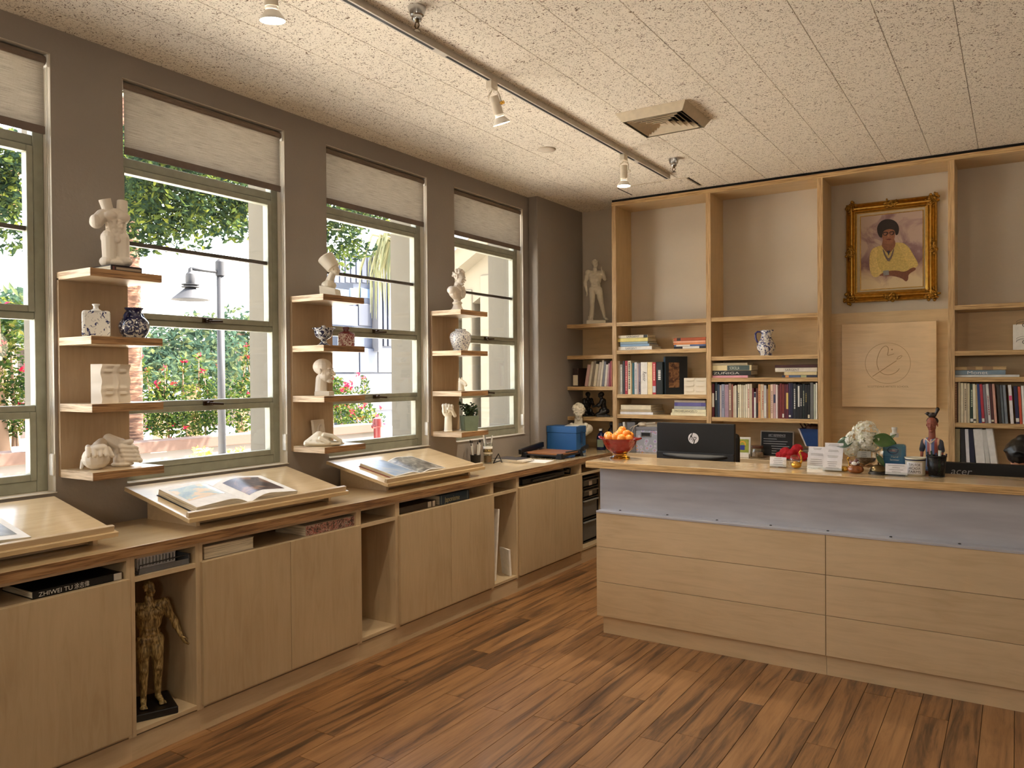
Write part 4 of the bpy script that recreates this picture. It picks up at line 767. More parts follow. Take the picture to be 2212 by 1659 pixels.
tg=lambda c,a,b:{'tag':(c,a,b)}
lt=lambda a,b,c:{'t':(a,b,c)}
B2=[(108,150,1080,(96,34,48),tg(wt,.3,.72)),(158,190,1060,(26,42,50),lt(.5,.75,wt)),(192,221,1085,(52,66,88)),(224,246,1095,(196,182,182)),(247,290,1085,(150,152,170),lt(.3,.8,(90,90,110))),(292,345,1090,(168,140,156)),(346,385,1070,(150,122,108),lt(.2,.8,CR_)),(386,408,1085,(140,80,66)),(409,426,1110,CR_),(427,456,1100,(214,204,186)),(457,470,1180,(60,54,52)),(471,496,1090,(226,216,186),lt(.3,.75,BK)),(497,520,1090,(236,228,206)),(521,546,1095,(202,188,160)),(547,576,1095,(214,204,182)),(577,603,1085,(230,222,200)),(604,636,1080,(232,216,198),lt(.3,.85,(170,90,80))),(638,669,1078,(206,192,166)),(671,693,1140,(112,36,50)),(694,723,1195,(230,228,224),tg((40,40,70),.8,.97)),(724,750,1140,(96,44,40),tg((30,26,28),.05,.5)),(752,787,1085,(214,156,110),lt(.5,.8,(160,80,50))),(788,802,1085,(234,222,190)),(803,830,1085,(222,196,170),lt(.25,.8,(160,60,50))),(832,866,1100,(198,198,200),tg(wt,.05,.45)),(867,889,1150,(150,110,90)),(890,919,1090,(186,142,66)),(922,960,1085,(226,200,180),lt(.15,.8,(180,140,130))),(962,994,1085,(206,164,164),tg((60,62,90),.45,.7)),(995,1022,1090,(228,214,212)),(1024,1045,1095,(120,60,50)),(1046,1081,1075,(120,40,42)),(1083,1110,1085,(134,54,46),tg(wt,.03,.14)),(1112,1136,1085,(100,34,48)),(1137,1170,1085,(104,40,58),tg((226,196,110),.28,.75)),(1172,1205,1070,(56,44,78),tg(wt,.05,.1)),(1206,1231,1065,(34,36,66)),(1235,1276,1075,(44,46,54),lt(.3,.85,wt)),(1278,1297,1090,BK),(1298,1326,1085,(36,34,38),tg(wt,.35,.95)),(1328,1361,1090,BK,lt(.4,.6,wt)),(1364,1395,1080,(28,38,36),lt(.4,.8,(180,180,160))),(1397,1430,1090,(26,26,28),lt(.5,.75,(170,150,90))),(1434,1466,1090,(28,28,30),tg(CR_,.03,.13)),(1470,1512,1060,(112,112,110)),(1517,1541,1085,(196,200,184)),(1545,1566,1065,W_)]
urow(1.236,YB+.02,B2,6.382,1520,660,1550,'of the packed middle row','upright books in the packed middle bookcase row')
B1=[(218,252,765,(178,162,138)),(253,288,810,(160,156,148),lt(.1,.9,(220,216,206))),(293,319,765,(58,58,64)),(321,357,762,(170,40,56),lt(.1,.85,(230,190,180))),(359,402,760,(226,214,188),lt(.2,.95,BK)),(403,418,800,(186,160,120)),(420,448,790,(40,96,108)),(450,490,782,(206,206,208),lt(.2,.8,(150,150,160))),(491,506,800,(214,190,186)),(507,534,800,(130,124,142),lt(.1,.4,BK)),(538,629,780,(234,230,222)),(631,698,780,(236,216,166)),(699,747,782,(186,54,62),{'tag':((200,204,214),.06,.26),'t':(.45,.95,(236,190,180))}),(750,840,778,(28,36,36),{'t':(.45,.75,wt)})]
urow(1.425,YB+.02,B1,6.38,1300,660,1222,'beside the big dark slipcase','upright books left of the dark slipcase')
# thick white book carries a handwritten-looking name
for o in list(bpy.data.objects):
    if o.get('label','').startswith('white book standing upright, eleventh from the left beside'):
        text('Renoir',tuple(o.matrix_basis@V((-.012,-.0008,.205))),(0,0,-1),(1,0,0),flat('black ink',(20,20,20),.6),o,width=.085,size=.05,name='spine_lettering',shear=.25)
p=P(1300+880/6.38,660+1222/6.38,y=YB+.05); t=T('slipcase_book','large black slipcased book turned to show its brown picture panel','book',(p.x,YB+.05,1.425),math.radians(-4)); hh=P(1437,660+702/6.38,y=YB+.05).z-1.425
t.rotation_euler.z=math.radians(38)
MB().box(0,0,0,.20,.052,hh).build('case',flat('black cloth',(22,26,30),.4),t,bev=.002); MB().box(-.004,.002,.002,0,.05,hh-.002).build('spine',flat('slate spine',(62,84,104),.45),t,bev=.001)
MB().box(.03,-.001,hh*.18,.125,0,hh*.84).build('cover_picture',pattern('brown picture',(150,106,66),(74,40,26),22,.4,.6,.5,1.5),t)
B0=[(140,186,1035,(60,44,40),tg(CR_,.06,.62)),(236,262,1010,(206,170,166),{'tilt':.17}),(264,284,985,(222,214,196),{'tilt':.17}),(286,304,980,(150,140,126),{'tilt':.16}),(306,330,1005,(230,222,200),{'tilt':.15}),(332,354,990,(206,198,186),{'tilt':.15}),(356,374,975,(236,230,216),{'tilt':.13}),(376,394,985,(132,136,150),{'tilt':.12}),(396,416,1010,(232,228,218),{'tilt':.1}),(418,432,1000,(190,150,160),{'tilt':.07}),(434,446,985,(150,60,84),{'tilt':.05}),(448,459,980,(190,120,110),{'tilt':.02})]
def row0():
    sc,ox,oy=3.769,1200,520
    x=.21; y0=YB+.05
    for i,s in enumerate(B0):
        u0,u1,vt,col=s[:4]; ex=s[4] if len(s)>4 else {}
        x0=P(ox+u0/sc,835,y=y0).x; x1=P(ox+u1/sc,835,y=y0).x
        if i: x0=max(x0,lx); x1=max(x1,x0+.012)
        if i and s is B0[-1]: x1=min(x1,UX[0]-.004)
        h=(P(1290,oy+vt/sc,y=y0).z-1.494)/math.cos(ex.get('tilt',0))
        pos='leftmost' if i==0 else 'rightmost' if i==len(B0)-1 else ordn(i)+' from the left'
        ubook(x0,x1-.001,1.494,h,y0,.2,col,'%s thin book %s, %s in the narrow corner bay'%(cname(col),'leaning' if ex.get('tilt') else 'upright',pos),'leaning books in the corner bay',ex.get('tilt',0),ex.get('tag')); lx=x1
row0()
B4=[(80,109,770,(110,74,50),lt(.05,.95,(190,150,110))),(113,132,770,(206,190,158)),(134,158,782,(226,216,190)),(160,184,782,(222,206,176),lt(.3,.85,(110,100,80))),(186,208,785,(206,192,160)),(210,236,790,(36,58,44),{'tag':(wt,.03,.11),'t':(.4,.85,(190,200,170))}),(237,262,790,(232,228,206),{'tilt':-.03,'tag':(dk_,.05,.1)}),(264,280,795,(186,164,120),{'tilt':-.04}),(282,305,790,(44,70,130),{'tilt':-.05}),(307,331,792,(178,50,66),{'tilt':-.06,'tag':(wt,.03,.12)}),(333,357,795,(132,124,134),{'tilt':-.06}),(359,382,790,(228,224,222),{'tilt':-.06,'t':(.2,.7,(140,70,80))}),(384,408,790,(86,44,44),{'tilt':-.06,'tag':(CR_,.04,.09)}),(410,432,790,(222,170,150),{'tilt':-.06}),(446,470,795,(62,56,50),{'tilt':-.06}),(472,492,800,(96,104,110),{'tilt':-.06}),(496,520,800,(132,140,150),{'tilt':-.06}),(540,568,798,(236,230,232),{'tilt':-.06,'tag':((220,80,130),.6,.72)}),(584,614,808,(46,44,84),{'tilt':-.06,'tag':(wt,.05,.15)}),(616,638,812,(214,88,60),{'tilt':-.05}),(640,662,805,(240,238,236),{'tilt':-.04})]
B4+= [(664,690,800,(120,60,70)),(692,720,795,(60,90,120)),(722,745,790,(210,196,170))]
urow(1.236,YB+.02,B4,3.773,2040,620,1106,'of the right-hand bookcase row','upright books in the right-hand bookcase row')
# tall ring binders and books standing on the back counter at the right
for i,(u0,u1,v,col,l,tag_) in enumerate(((2062.5,2074,926,(176,168,136),'olive-grey tall book with yellow scrawl on its spine, low right bay',((220,200,60),.35,.9)),(2076,2087,926,(44,44,48),'black tall book, second from the upright in the low right bay',None),(2088,2096,927,(226,226,232),'white tall book with blue edge in the low right bay',((70,90,160),.0,.08)),(2097,2108,927,(36,40,62),'navy tall book with a yellow label in the low right bay',((226,216,120),.8,.96)),(2110,2130,927,(232,230,226),'thick white ring binder with dark lettering in the low right bay',((120,110,120),.2,.7)),(2131,2141,928,(214,212,206),'pale grey thin binder between two white binders',None),(2142,2157,926,(238,236,232),'white ring binder, rightmost on the counter of the right bay',((150,150,156),.25,.6)))):
    x0=P(u0,960,y=YB+.03).x; x1=P(u1,960,y=YB+.03).x; h=P(u0,v,y=YB+.03).z-.9; ubook(x0,x1-.001,.9,h,YB+.03,.24,col,l,'tall books on the counter at the right',-.02*i if i else 0,None)
    ob=bpy.data.objects[-1] if False else None
def hbook(x0,x1,z,h,y0,d,col,label,group,title=None,tcol=BK,rz=0,band=None,font=.6,flip=False):
    t=T('book',label,'book',((x0+x1)/2,y0,z),rz,group); a=(x1-x0)/2; th=min(.0028,h*.14); c=flat('cloth cover',tuple(col),.45,0,.08,25)
    MB().box(-a,0,0,a,d,th).box(-a,0,h-th,a,d,h).box(-a,0,th,a,th,h-th).build('cover',c,t,bev=min(.002,h*.12)); MB().box(-a+.003,th,th,a-.003,d-.003,h-th).build('pages',pgm,t)
    if band: 
        for q0,q1,bc_ in band: MB().box(-a+2*a*q0,-.0004,h*.04,-a+2*a*q1,.0002,h*.96).build('spine_band',flat('label',bc_,.5),t)
    if title:
        s,f0,wd=title; bpy.context.view_layer.update(); text(s,tf(t)@V((-a+2*a*f0,-.0009,h*(1-font)/2)),(1,0,0),(0,0,1),flat('spine lettering',tcol,.5),t,width=wd*2*a,size=h*font*1.35,name='spine_lettering')
    return t
def hstack(z,y0,spec,sc,ox,oy,where,group,d=.23):
    zz_=z
    for i,(u0,u1,v0,v1,col,ex) in enumerate(spec):
        v=oy+(v0+v1)/2/sc; x0=P(ox+u0/sc,v,y=y0).x; x1=P(ox+u1/sc,v,y=y0).x; h=abs(v1-v0)/sc*kk((x0,y0,zz_)); 
        pos='lowest' if i==0 else 'topmost' if i==len(spec)-1 else ordn(i)+' from the bottom'
        hbook(x0,x1,zz_,h-.0006,y0,d-.01*i,col,'%s flat-lying book, %s %s'%(ex.get('n') or cname(col),pos,where),group,ex.get('title'),ex.get('tc',BK),0,ex.get('band'),ex.get('font',.6)); zz_+=h
y_=YB+.03
hstack(1.825,y_,[(226,690,605,555,(234,230,222),{'title':('SARGENT',.22,.34),'tc':(120,120,120)}),(252,655,555,521,(134,166,196),{}),(246,640,521,490,(36,50,50),{'band':[(.02,.98,(150,172,182))]}),(222,634,490,440,(226,212,130),{}),(228,632,440,400,(226,216,196),{'title':('SARGENT',.28,.44),'band':[(.86,.99,(40,40,40))]})],6.38,1300,660,'of the left pile in the second bay','book pile on the second bay shelf, left')
hstack(1.825,y_,[(992,1433,586,553,(34,36,48),{'band':[(.28,.8,wt)]}),(1000,1433,553,529,(88,110,160),{'band':[(.06,.5,(226,222,214))]}),(988,1432,529,505,(226,144,88),{}),(986,1430,505,478,(236,176,144),{}),(990,1433,474,430,(176,84,46),{'band':[(.1,.22,(60,44,40))],'n':'rust orange'})],6.38,1300,660,'of the right pile with the rust-orange top','book pile on the second bay shelf, right',.16)
hstack(1.242,y_,[(250,705,1505,1470,(226,228,234),{}),(250,685,1470,1440,(186,170,140),{}),(262,676,1440,1376,(228,218,188),{'n':'thick cream boxed'})],6.38,1300,660,'of the pile above the grey binders','book pile low in the second bay, left',.3)
hstack(1.242,y_,[(950,1436,1522,1485,(230,224,196),{}),(966,1436,1482,1432,(232,226,192),{'title':('MICHELANGELO',.08,.66),'tc':(70,70,60)}),(995,1430,1430,1388,(176,180,176),{}),(1000,1432,1388,1338,(88,84,146),{'n':'indigo','band':[(.1,.85,(106,102,160))]}),(1000,1425,1338,1306,(206,190,170),{})],6.38,1300,660,'of the low pile with the indigo book','book pile low in the second bay, right',.2)
hstack(1.57,y_,[(122,610,994,962,(222,160,176),{}),(108,652,958,892,(36,38,38),{'title':('ZUÑIGA',.05,.66),'tc':(214,210,200),'font':.5}),(108,660,888,815,(222,206,160),{'title':('SOROLLA',.46,.24),'tc':(210,216,200),'band':[(.40,.95,(74,92,90))],'n':'cream and grey-green'}),(120,605,812,780,(176,164,138),{})],6.382,1520,660,'of the pile under the jug, left','book pile on the third bay shelf, left',.22)
hstack(1.57,y_,[(1078,1566,992,960,(60,64,84),{'band':[(.1,.2,(214,150,90)),(.2,.52,(86,110,150)),(.54,.7,(170,180,140))]}),(1108,1560,950,905,(220,204,160),{}),(986,1566,905,848,(228,220,206),{'title':('SARGENT',.24,.34),'tc':(120,110,100)}),(982,1566,838,798,(72,34,36),{})],6.382,1520,660,'of the pile under the jug, right','book pile on the third bay shelf, right',.2)
hstack(1.566,y_,[(84,612,728,709,(220,224,226),{}),(80,500,706,668,(120,142,160),{'title':('Monet',.25,.4),'tc':(240,240,238),'font':.72}),(79,506,664,636,(196,166,118),{'band':[(.25,.42,(150,120,84)),(.55,.75,(150,120,84))]})],3.773,2040,620,'of the short pile at the right upright','book pile in the right bay',.2)
# jug, eye casts, card, binders in the bookcase
p=P(1655,764,y=6.66); t=T('jug','blue and white flowered jug with a pointed spout and blue handle','jug',(p.x,6.66,1.752),0); jm=pattern('white glaze, blue and olive flowers',(232,228,222),(52,62,130),40,.5,.56,.2,1.4,(60,66,60))
def jf(a,z): return 1+(.55*max(0,math.cos(a))**6*max(0,(z-.16)/.07) if z>.16 else 0)
MB().lathe([(.05,0),(.052,.006),(.047,.014),(.06,.03),(.074,.06),(.075,.085),(.06,.12),(.043,.15),(.038,.175),(.042,.2),(.046,.215),(.043,.215),(.035,.18),(.034,.16)],36,f=jf).build('body',jm,t,True)
MB().tube([(-.04,0,.2),(-.07,0,.205),(-.088,0,.19),(-.086,0,.15),(-.074,0,.12),(-.06,0,.11)],[.007,.008,.009,.009,.008,.006],10).build('handle',flat('cobalt glaze',(66,62,118),.2),t,True)
p=P(1498,850,y=6.56); t=T('eye_relief','small white plaster block moulded with six eyes, in the second bay','sculpture',(p.x,6.6,1.425),math.radians(4))
hw=.098
def er(i,j):
    e=0
    for yc in (.25,.75):
        for zc in (.18,.5,.82): e+=.007*math.exp(-((i-yc)/.13)**2-((j-zc)/.035)**2)+.006*math.exp(-((i-yc)/.18)**2-((j-zc-.07)/.04)**2)-.004*math.exp(-((i-yc)/.16)**2-((j-zc+.05)/.03)**2)
    e-=.012*math.exp(-((i-.5)/.025)**2); return V((-hw+2*hw*i,-e,.145*j))
m=MB(); n=30; m.grid(er,n,n); m.box(-hw,.001,0,hw,.05,.145); m.build('block',plaster2,t,True).data.set_sharp_from_angle(angle=.7)
p0,p1=P(2188,701,y=6.56),P(2225,755,y=6.56); t=T('eye_card','white card with two pencil-drawn eyes propped at the right picture edge','card',(p0.x,6.57,1.756))
MB().box(0,0,0,p1.x-p0.x,.004,p0.z-1.756).build('card',paper,t); pen=flat('pencil',(90,88,86),.8)
for i in (0,1):
    c=V((.07,-.001,.055+.12*i)); m=MB(); 
    for rr_ in (.0,.006,.02): m.tube([c+V((.05*math.cos(a),0,.02*math.sin(a)+rr_)) for a in [PI*j/12 for j in range(13)]],.0012,4)
    m.tube([c+V((.014*math.cos(a),0,.012*math.sin(a))) for a in [2*PI*j/12 for j in range(12)]],.002,4,closed=True); m.build('drawn_eye',pen,t)
for i,(u0,u1,col,l) in enumerate(((1339,1346,(90,90,96),'dark grey binder leaning in the low second bay, leftmost'),(1348,1353,(214,212,208),'white-spined binder leaning in the low second bay'),(1356,1374,(112,110,112),'thick grey binder leaning beside the flowered storage box'))):
    x0=P(u0,950,y=YB+.03).x; x1=P(u1,950,y=YB+.03).x; ubook(x0,x1-.001,.9,.27-.01*(i==0),YB+.03,.24,col,l,'grey binders low in the second bay',-.05 if i<2 else -.03)
# storage box with folded canvas on top
p=P(1397,976,y=6.55); t=T('storage_box','flowered fabric storage box with grey rim and label holder','box',(p.x,6.66,.9)); fw_=N('flowered fabric'); fw_.set(.8); vz=fw_.n('TexVoronoi'); vz.inputs['Scale'].default_value=22; fw_.l(fw_.coord(),vz.inputs['Vector']); fw_.l(fw_.ramp(vz.outputs['Distance'],[(.12,S(226,190,110)),(.2,S(150,130,190)),(.36,S(196,196,206)),(.5,S(160,164,176))]),fw_.b.inputs['Base Color'])
MB().box(-.12,-.11,0,.12,.11,.20).build('body',fw_.m,t,bev=.006); MB().box(-.122,-.112,.2,.122,.112,.232).build('rim',flat('grey felt',(130,130,138),.9),t,bev=.004)
MB().box(-.055,-.118,.145,.045,-.111,.185).build('label_holder',flat('dull metal',(150,148,150),.4,.6),t,bev=.002); MB().box(-.046,-.119,.151,.036,-.1175,.179).build('label_card',black_m,t)
t=T('canvas_pouch','folded off-white canvas pouch with strings on the storage box','bag',(p.x,6.64,1.132)); m=MB(); m.obox((0,0,.014),(.17,.14,.028),(0,0,.1)); m.obox((.02,-.02,.034),(.15,.12,.016),(.05,-.1,-.15)); m.ell((-.05,-.05,.02),(.05,.05,.025)); m.tube([(-.06,-.09,.03),(-.11,-.118,.0),(-.13,-.122,-.05),(-.14,-.123,-.11)],.004,6); m.tube([(-.08,-.08,.02),(-.13,-.112,-.0),(-.15,-.122,-.02)],.004,6); blob(m,'pouch',flat('canvas',(222,208,184),.9),t,.004,3)
# ================================================================ picture and wooden logo plaque
A=lambda u,v:P(1780+u/5.53,380+v/5.53,y=6.80)
t=T('portrait_painting','painted portrait of a woman in yellow in an ornate gold frame','painting',(2.845,6.845,2.568))
X0,X1,Z0_,Z1_=2.518,3.172,2.17,2.967; fwid=.085
def mold(a,b,inn,out):     # stepped gilt moulding along one side
    a,b,inn=V(a),V(b),V(inn); m=MB(); n=len(out)
    vs=[]
    for pt,s in ((a,1),(b,-1)):
        dirr=(b-a).normalized()*s
        for (d,y) in out: vs.append(pt+inn*d+dirr*d+V((0,-y,0)))
    m.add(vs,[(i,i+1,n+i+1,n+i) for i in range(n-1)]); return m
prof=[(0,0),(0,.02),(.006,.034),(.014,.036),(.022,.026),(.03,.030),(.04,.045),(.05,.043),(.058,.032),(.064,.036),(.07,.034),(.074,.022),(.085,.018),(.085,0)]
cs=[V((X0,6.848,Z0_)),V((X1,6.848,Z0_)),V((X1,6.848,Z1_)),V((X0,6.848,Z1_))]; inn=[(0,0,1),(-1,0,0),(0,0,-1),(1,0,0)]
for i in range(4): mold(cs[i],cs[(i+1)%4],inn[i],prof).build('frame_moulding',gold_m,t,w=True,fixn=True)
orn=flat('aged gilt',(168,128,58),.35,1,.4,50)
def ornament(c,sz,long_,name):
    m=MB(); c=V(c); rr2=random.Random(int(c.x*1000+c.z*77))
    for i in range(22):
        a=rr2.uniform(0,2*PI); r=rr2.uniform(.2,1); m.ell(c+V((long_[0]*r*math.cos(a),-.03-.012*rr2.random(),long_[1]*r*math.sin(a))),(rr2.uniform(.008,.016),.012,rr2.uniform(.008,.016)),nu=8,nv=6)
    for k in range(3): m.tube([c+V((long_[0]*.7*math.cos(a+k*2.1)*a/6,-.04,long_[1]*.7*math.sin(a+k*2.1)*a/6)) for a in [j*.5 for j in range(1,13)]],.004,6)
    o=m.build(name,orn,t,True,w=True)
for cx_,cz_ in ((X0+.035,Z0_+.035),(X1-.035,Z0_+.035),(X1-.035,Z1_-.035),(X0+.035,Z1_-.035)): ornament((cx_,6.848,cz_),1,(.05,.05),'corner_ornament')
for cx_,cz_,l in (((X0+X1)/2,Z0_+.03,(.06,.032)),((X0+X1)/2,Z1_-.03,(.06,.032)),(X0+.03,(Z0_+Z1_)/2,(.032,.06)),(X1-.03,(Z0_+Z1_)/2,(.032,.06))): ornament((cx_,6.848,cz_),1,l,'side_ornament')
MB().box(X0+.083,6.828,Z0_+.083,X1-.083,6.84,Z1_-.083).build('liner',flat('linen liner',(206,190,160),.7),t,w=True)
CX0,CX1,CZ0,CZ1=2.63,3.072,2.272,2.857
gl=MB()
for a,b,c,d in ((CX0-.006,CX1+.006,CZ0-.006,CZ0),(CX0-.006,CX1+.006,CZ1,CZ1+.006),(CX0-.006,CX0,CZ0,CZ1),(CX1,CX1+.006,CZ0,CZ1)): gl.box(a,6.822,c,b,6.829,d)
gl.build('fillet',gold_m,t,w=True)
cv=N('painted canvas'); cv.set(.6); v=cv.coord(); sx=cv.n('SeparateXYZ'); tc=cv.n('TexCoord'); cv.l(tc.outputs['Object'],sx.inputs[0]); n1=cv.noise(v,5,4,.6,.8)
mr=cv.n('MapRange'); mr.inputs[1].default_value=-.30; mr.inputs[2].default_value=.05; cv.l(sx.outputs[2],mr.inputs[0]); ad=cv.n('Math',operation='ADD'); cv.l(mr.outputs[0],ad.inputs[0]); sb=cv.n('Math',operation='MULTIPLY_ADD'); sb.inputs[1].default_value=1.3; sb.inputs[2].default_value=-.65; cv.l(n1,sb.inputs[0]); cv.l(sb.outputs[0],ad.inputs[1])
cv.l(cv.ramp(ad.outputs[0],[(.12,S(226,206,170)),(.42,S(190,160,140)),(.62,S(128,94,98)),(.85,S(150,120,122)),(1,S(196,172,160))]),cv.b.inputs['Base Color'])
cvo=MB().box(CX0,6.826,CZ0,CX1,6.830,CZ1).build('canvas',cv.m,t,w=True)
YC=[6.8258]
def paint(pts,rgb,nm,smooth=2):
    pp=[V((u,v,0)) for u,v in pts]
    for _ in range(smooth):
        q=[]
        for i in range(len(pp)): a,b=pp[i],pp[(i+1)%len(pp)]; q+=[a*.75+b*.25,a*.25+b*.75]
        pp=q
    ww=[]
    for c in pp:
        p=A(c.x,c.y); ww.append((min(CX1,max(CX0,p.x)),YC[0],p.z))
    YC[0]-=.00025; o=MB().add(ww,[tuple(range(len(ww)))]).build(nm,flat('oil '+nm,rgb,.6,0,.16,90),cvo,w=True); return o
paint([(535,880),(570,1180),(610,1215),(700,1160),(960,1150),(1110,1080),(1080,960),(980,800),(850,785),(660,825)],(206,182,106),'painted_blouse')
paint([(640,830),(545,880),(530,1060),(560,1190),(620,1215),(700,1150),(640,1090),(620,960)],(222,196,122),'painted_sleeve')
paint([(860,785),(960,800),(1080,960),(1130,1060),(1080,1100),(1000,1080),(940,940),(900,850)],(216,190,114),'painted_sleeve')
paint([(690,800),(680,835),(765,935),(842,845),(850,790),(830,740),(700,740)],(140,92,66),'painted_neck',1)
paint([(690,640),(688,740),(720,800),(770,815),(820,790),(845,720),(845,630),(770,600)],(154,100,72),'painted_face')
paint([(622,640),(640,570),(700,515),(790,508),(860,540),(895,610),(885,690),(850,710),(842,645),(790,625),(720,640),(692,680),(690,740),(650,720)],(46,34,28),'painted_hair')
paint([(694,664),(760,660),(762,690),(735,712),(700,704)],(60,36,30),'painted_glasses',1); paint([(775,658),(836,652),(838,690),(806,704),(780,690)],(60,36,30),'painted_glasses',1)
paint([(704,676),(750,672),(735,702),(708,698)],(150,100,76),'painted_lens',1); paint([(785,670),(828,666),(806,696),(788,688)],(150,100,76),'painted_lens',1)
paint([(728,752),(770,742),(812,750),(772,764)],(110,50,44),'painted_lips',1); paint([(752,690),(775,690),(784,724),(750,726)],(170,112,80),'painted_nose',1)
paint([(690,870),(720,960),(765,1030),(810,970),(838,860),(822,870),(790,960),(765,985),(738,950),(706,870)],(120,104,96),'painted_necklace',1)
paint([(745,890),(785,888),(768,950)],(54,54,70),'painted_pendant',0)
paint([(640,1190),(720,1140),(860,1120),(960,1150),(1060,1080),(1110,1110),(1000,1170),(1005,1230),(975,1265),(930,1220),(820,1190),(700,1190)],(132,84,62),'painted_hands')
paint([(700,1130),(768,1122),(772,1180),(705,1188)],(150,150,150),'painted_bracelet',0)
t=T('logo_plaque','square birch plaque carved with a brush-and-bird logo in a circle','sign',(2.83,6.79,1.665))
PX0,PX1,PZ0,PZ1=2.4915,3.168,1.331,1.996
MB().box(PX0,6.778,PZ0,PX1,6.80,PZ1).build('board',wood('plaque birch',(232,204,164),'x',.42),t,bev=.0015,w=True); MB().box(2.6,6.80,1.45,3.06,6.833,1.9).build('spacer',backp,t,w=True)
B=lambda u,v:P(1780+u/6.38,660+v/6.38,y=6.778)+V((0,.0005,0)); cut=flat('routed groove',(184,148,106),.8)
def curve(pts,r,sm=3):
    pp=[B(u,v) for u,v in pts]
    for _ in range(sm): pp=[pp[0]]+[q for i in range(len(pp)-1) for q in (pp[i]*.75+pp[i+1]*.25,pp[i]*.25+pp[i+1]*.75)]+[pp[-1]]
    return MB().tube(pp,r,6).build('carved_line',cut,t,w=True)
cc=[(880+312*math.cos(a),795+280*math.sin(a)) for a in [2*PI*i/48 for i in range(49)]]; curve(cc,.0016,0)
curve([(755,895),(722,800),(740,690),(790,590),(850,550),(890,580),(885,640),(870,690),(900,685),(965,665)],.0022)
curve([(770,915),(840,955),(920,955),(1000,920),(1040,868)],.0022); curve([(668,978),(1000,760)],.0024,0); curve([(1000,740),(1030,700),(1085,682),(1050,730),(1000,742)],.002,1); o=B(937,607); MB().ell(o,(.006,.002,.006)).build('carved_dot',cut,t,w=True)
text("SCOTTSDALE ARTISTS' SCHOOL",B(600,1128)+V((0,-.001,0)),(1,0,0),(0,0,1),flat('routed letters',(168,134,92),.8),t,width=B(1165,1120).x-B(600,1120).x,size=.020,name='carved_lettering')
# ================================================================ on the window counter
def pages_book(Lq,yc,w,label,cover,thick,pics,name='open_book',spine=.5,hgt_=.30,off=.05):
    t0,p0,d,n=Lq                                 # lies on the sloping board: across = +y, down the slope = d
    org=p0+d*(.478-.0)                           # bottom edge rests on the ledge
    t=T(name,label,'book',tuple(org+V((0,yc,0))))
    t.rotation_euler=Matrix(((0,-d.x,n.x),(1,0,0),(0,-d.z,n.z))).to_euler()      # local x=+y, local y=up the slope, local z=normal
    W=w/2
    def prof(s):                                 # height of the page surface across one half (0 spine .. 1 edge)
        return thick*(1.0*math.sin(min(1,s*2.2)*PI/2)*.95*(1-.55*s)+.12)
    MB().box(-W-.006,-.004,0,W+.006,hgt_+.004,.004).build('cover',flat('book cover',cover,.5),t,bev=.001)
    for sgn in (-1,1):
        m=MB(); k=18; pt=[V((sgn*W*i/k,0,.004+prof(i/k))) for i in range(k+1)]
        m.prism([V((0,0,.004))]+pt+[V((sgn*W,0,.004))],(0,hgt_,0)); m.build('page_block',page_m,t,w=False,fixn=True)
        m=MB(); m.grid(lambda i,j: V((sgn*W*i,.001+(hgt_-.002)*j,.0046+prof(i))),k,1); m.build('page',paper,t,True)
        for (a,b,c,e,pm) in [q for q in pics if q[4] is not None and q[5]==sgn] if False else [q[:5] for q in pics if q[5]==sgn]:
            m=MB(); m.grid(lambda i,j: V((sgn*W*(a+(b-a)*i),hgt_*(c+(e-c)*j),.0052+prof(a+(b-a)*i))),14,1); m.build('printed_picture',pm,t,True)
    return t
def art(name,stops,sc,dist=1.0):
    m=N(name); m.set(.28); n=m.noise(m.coord(),sc,4,.55,dist); m.l(m.ramp(n,[(p,S(*c)) for p,c in stops]),m.b.inputs['Base Color']); return m.m
a1=art('yellow study print',[(.35,(92,116,108)),(.48,(140,146,110)),(.55,(206,160,72)),(.7,(222,176,92))],9)
a2=art('dark violet print',[(.35,(40,34,46)),(.5,(86,66,70)),(.6,(160,120,92)),(.7,(60,48,60))],8)
a3=art('sky print',[(.35,(96,126,166)),(.55,(146,168,196)),(.7,(196,196,190))],6); a4=art('grey landscape print',[(.35,(70,68,62)),(.5,(120,116,106)),(.65,(176,172,160))],16); a5=art('grey photo print',[(.35,(86,84,78)),(.6,(140,136,126)),(.75,(180,176,164))],7)
pages_book(L2,2.53,.60,'thick open art book with a yellow study and a dark picture',(30,28,30),.05,[(.25,.93,.30,.86,a1,-1),(.12,.86,.18,.9,a2,1)])
pages_book(L3,3.855,.50,'open landscape photo book with blue sky pages on the third stand',(150,80,70),.03,[(.03,.98,.03,.97,a3,-1),(.02,.97,.03,.97,a4,1)])
pages_book(L1,1.20,.62,'open book of grey photographs, half out of the picture on the left',(120,110,100),.035,[(.1,.9,.14,.92,a5,1),(.1,.9,.14,.92,a5,-1)])
rn=random.Random(11)
t=T('brush_pot','black pot of white-handled brushes standing behind the third book stand','pot',(.085,5.03,.9)); MB().lathe([(.036,0),(.038,.004),(.042,.075),(.044,.078),(.039,.078),(.034,.01)],24).build('pot',black_m,t,'auto')
for i in range(9):
    a=rn.uniform(0,2*PI); b=V((.02*math.cos(a),.02*math.sin(a),.012)); e=V((.04*math.cos(a),.04*math.sin(a),.15+rn.uniform(0,.03))); MB().cyl(b,e,.0028,.0035,8).build('brush_handle',clip_m,t); MB().cyl(e,e+(e-b).normalized()*.025,.0045,.0015,8).build('brush_head',black_m,t)
t=T('brush_jar','tall glass jar of brushes with a lettered paper band','jar',(.115,5.16,.9)); gl_=thin_glass('clear jar glass',(244,246,242),.2); MB().lathe([(.034,0),(.037,.004),(.037,.16),(.035,.163),(.034,.158),(.034,.008),(0,.006)],28).build('jar',gl_,t,True)
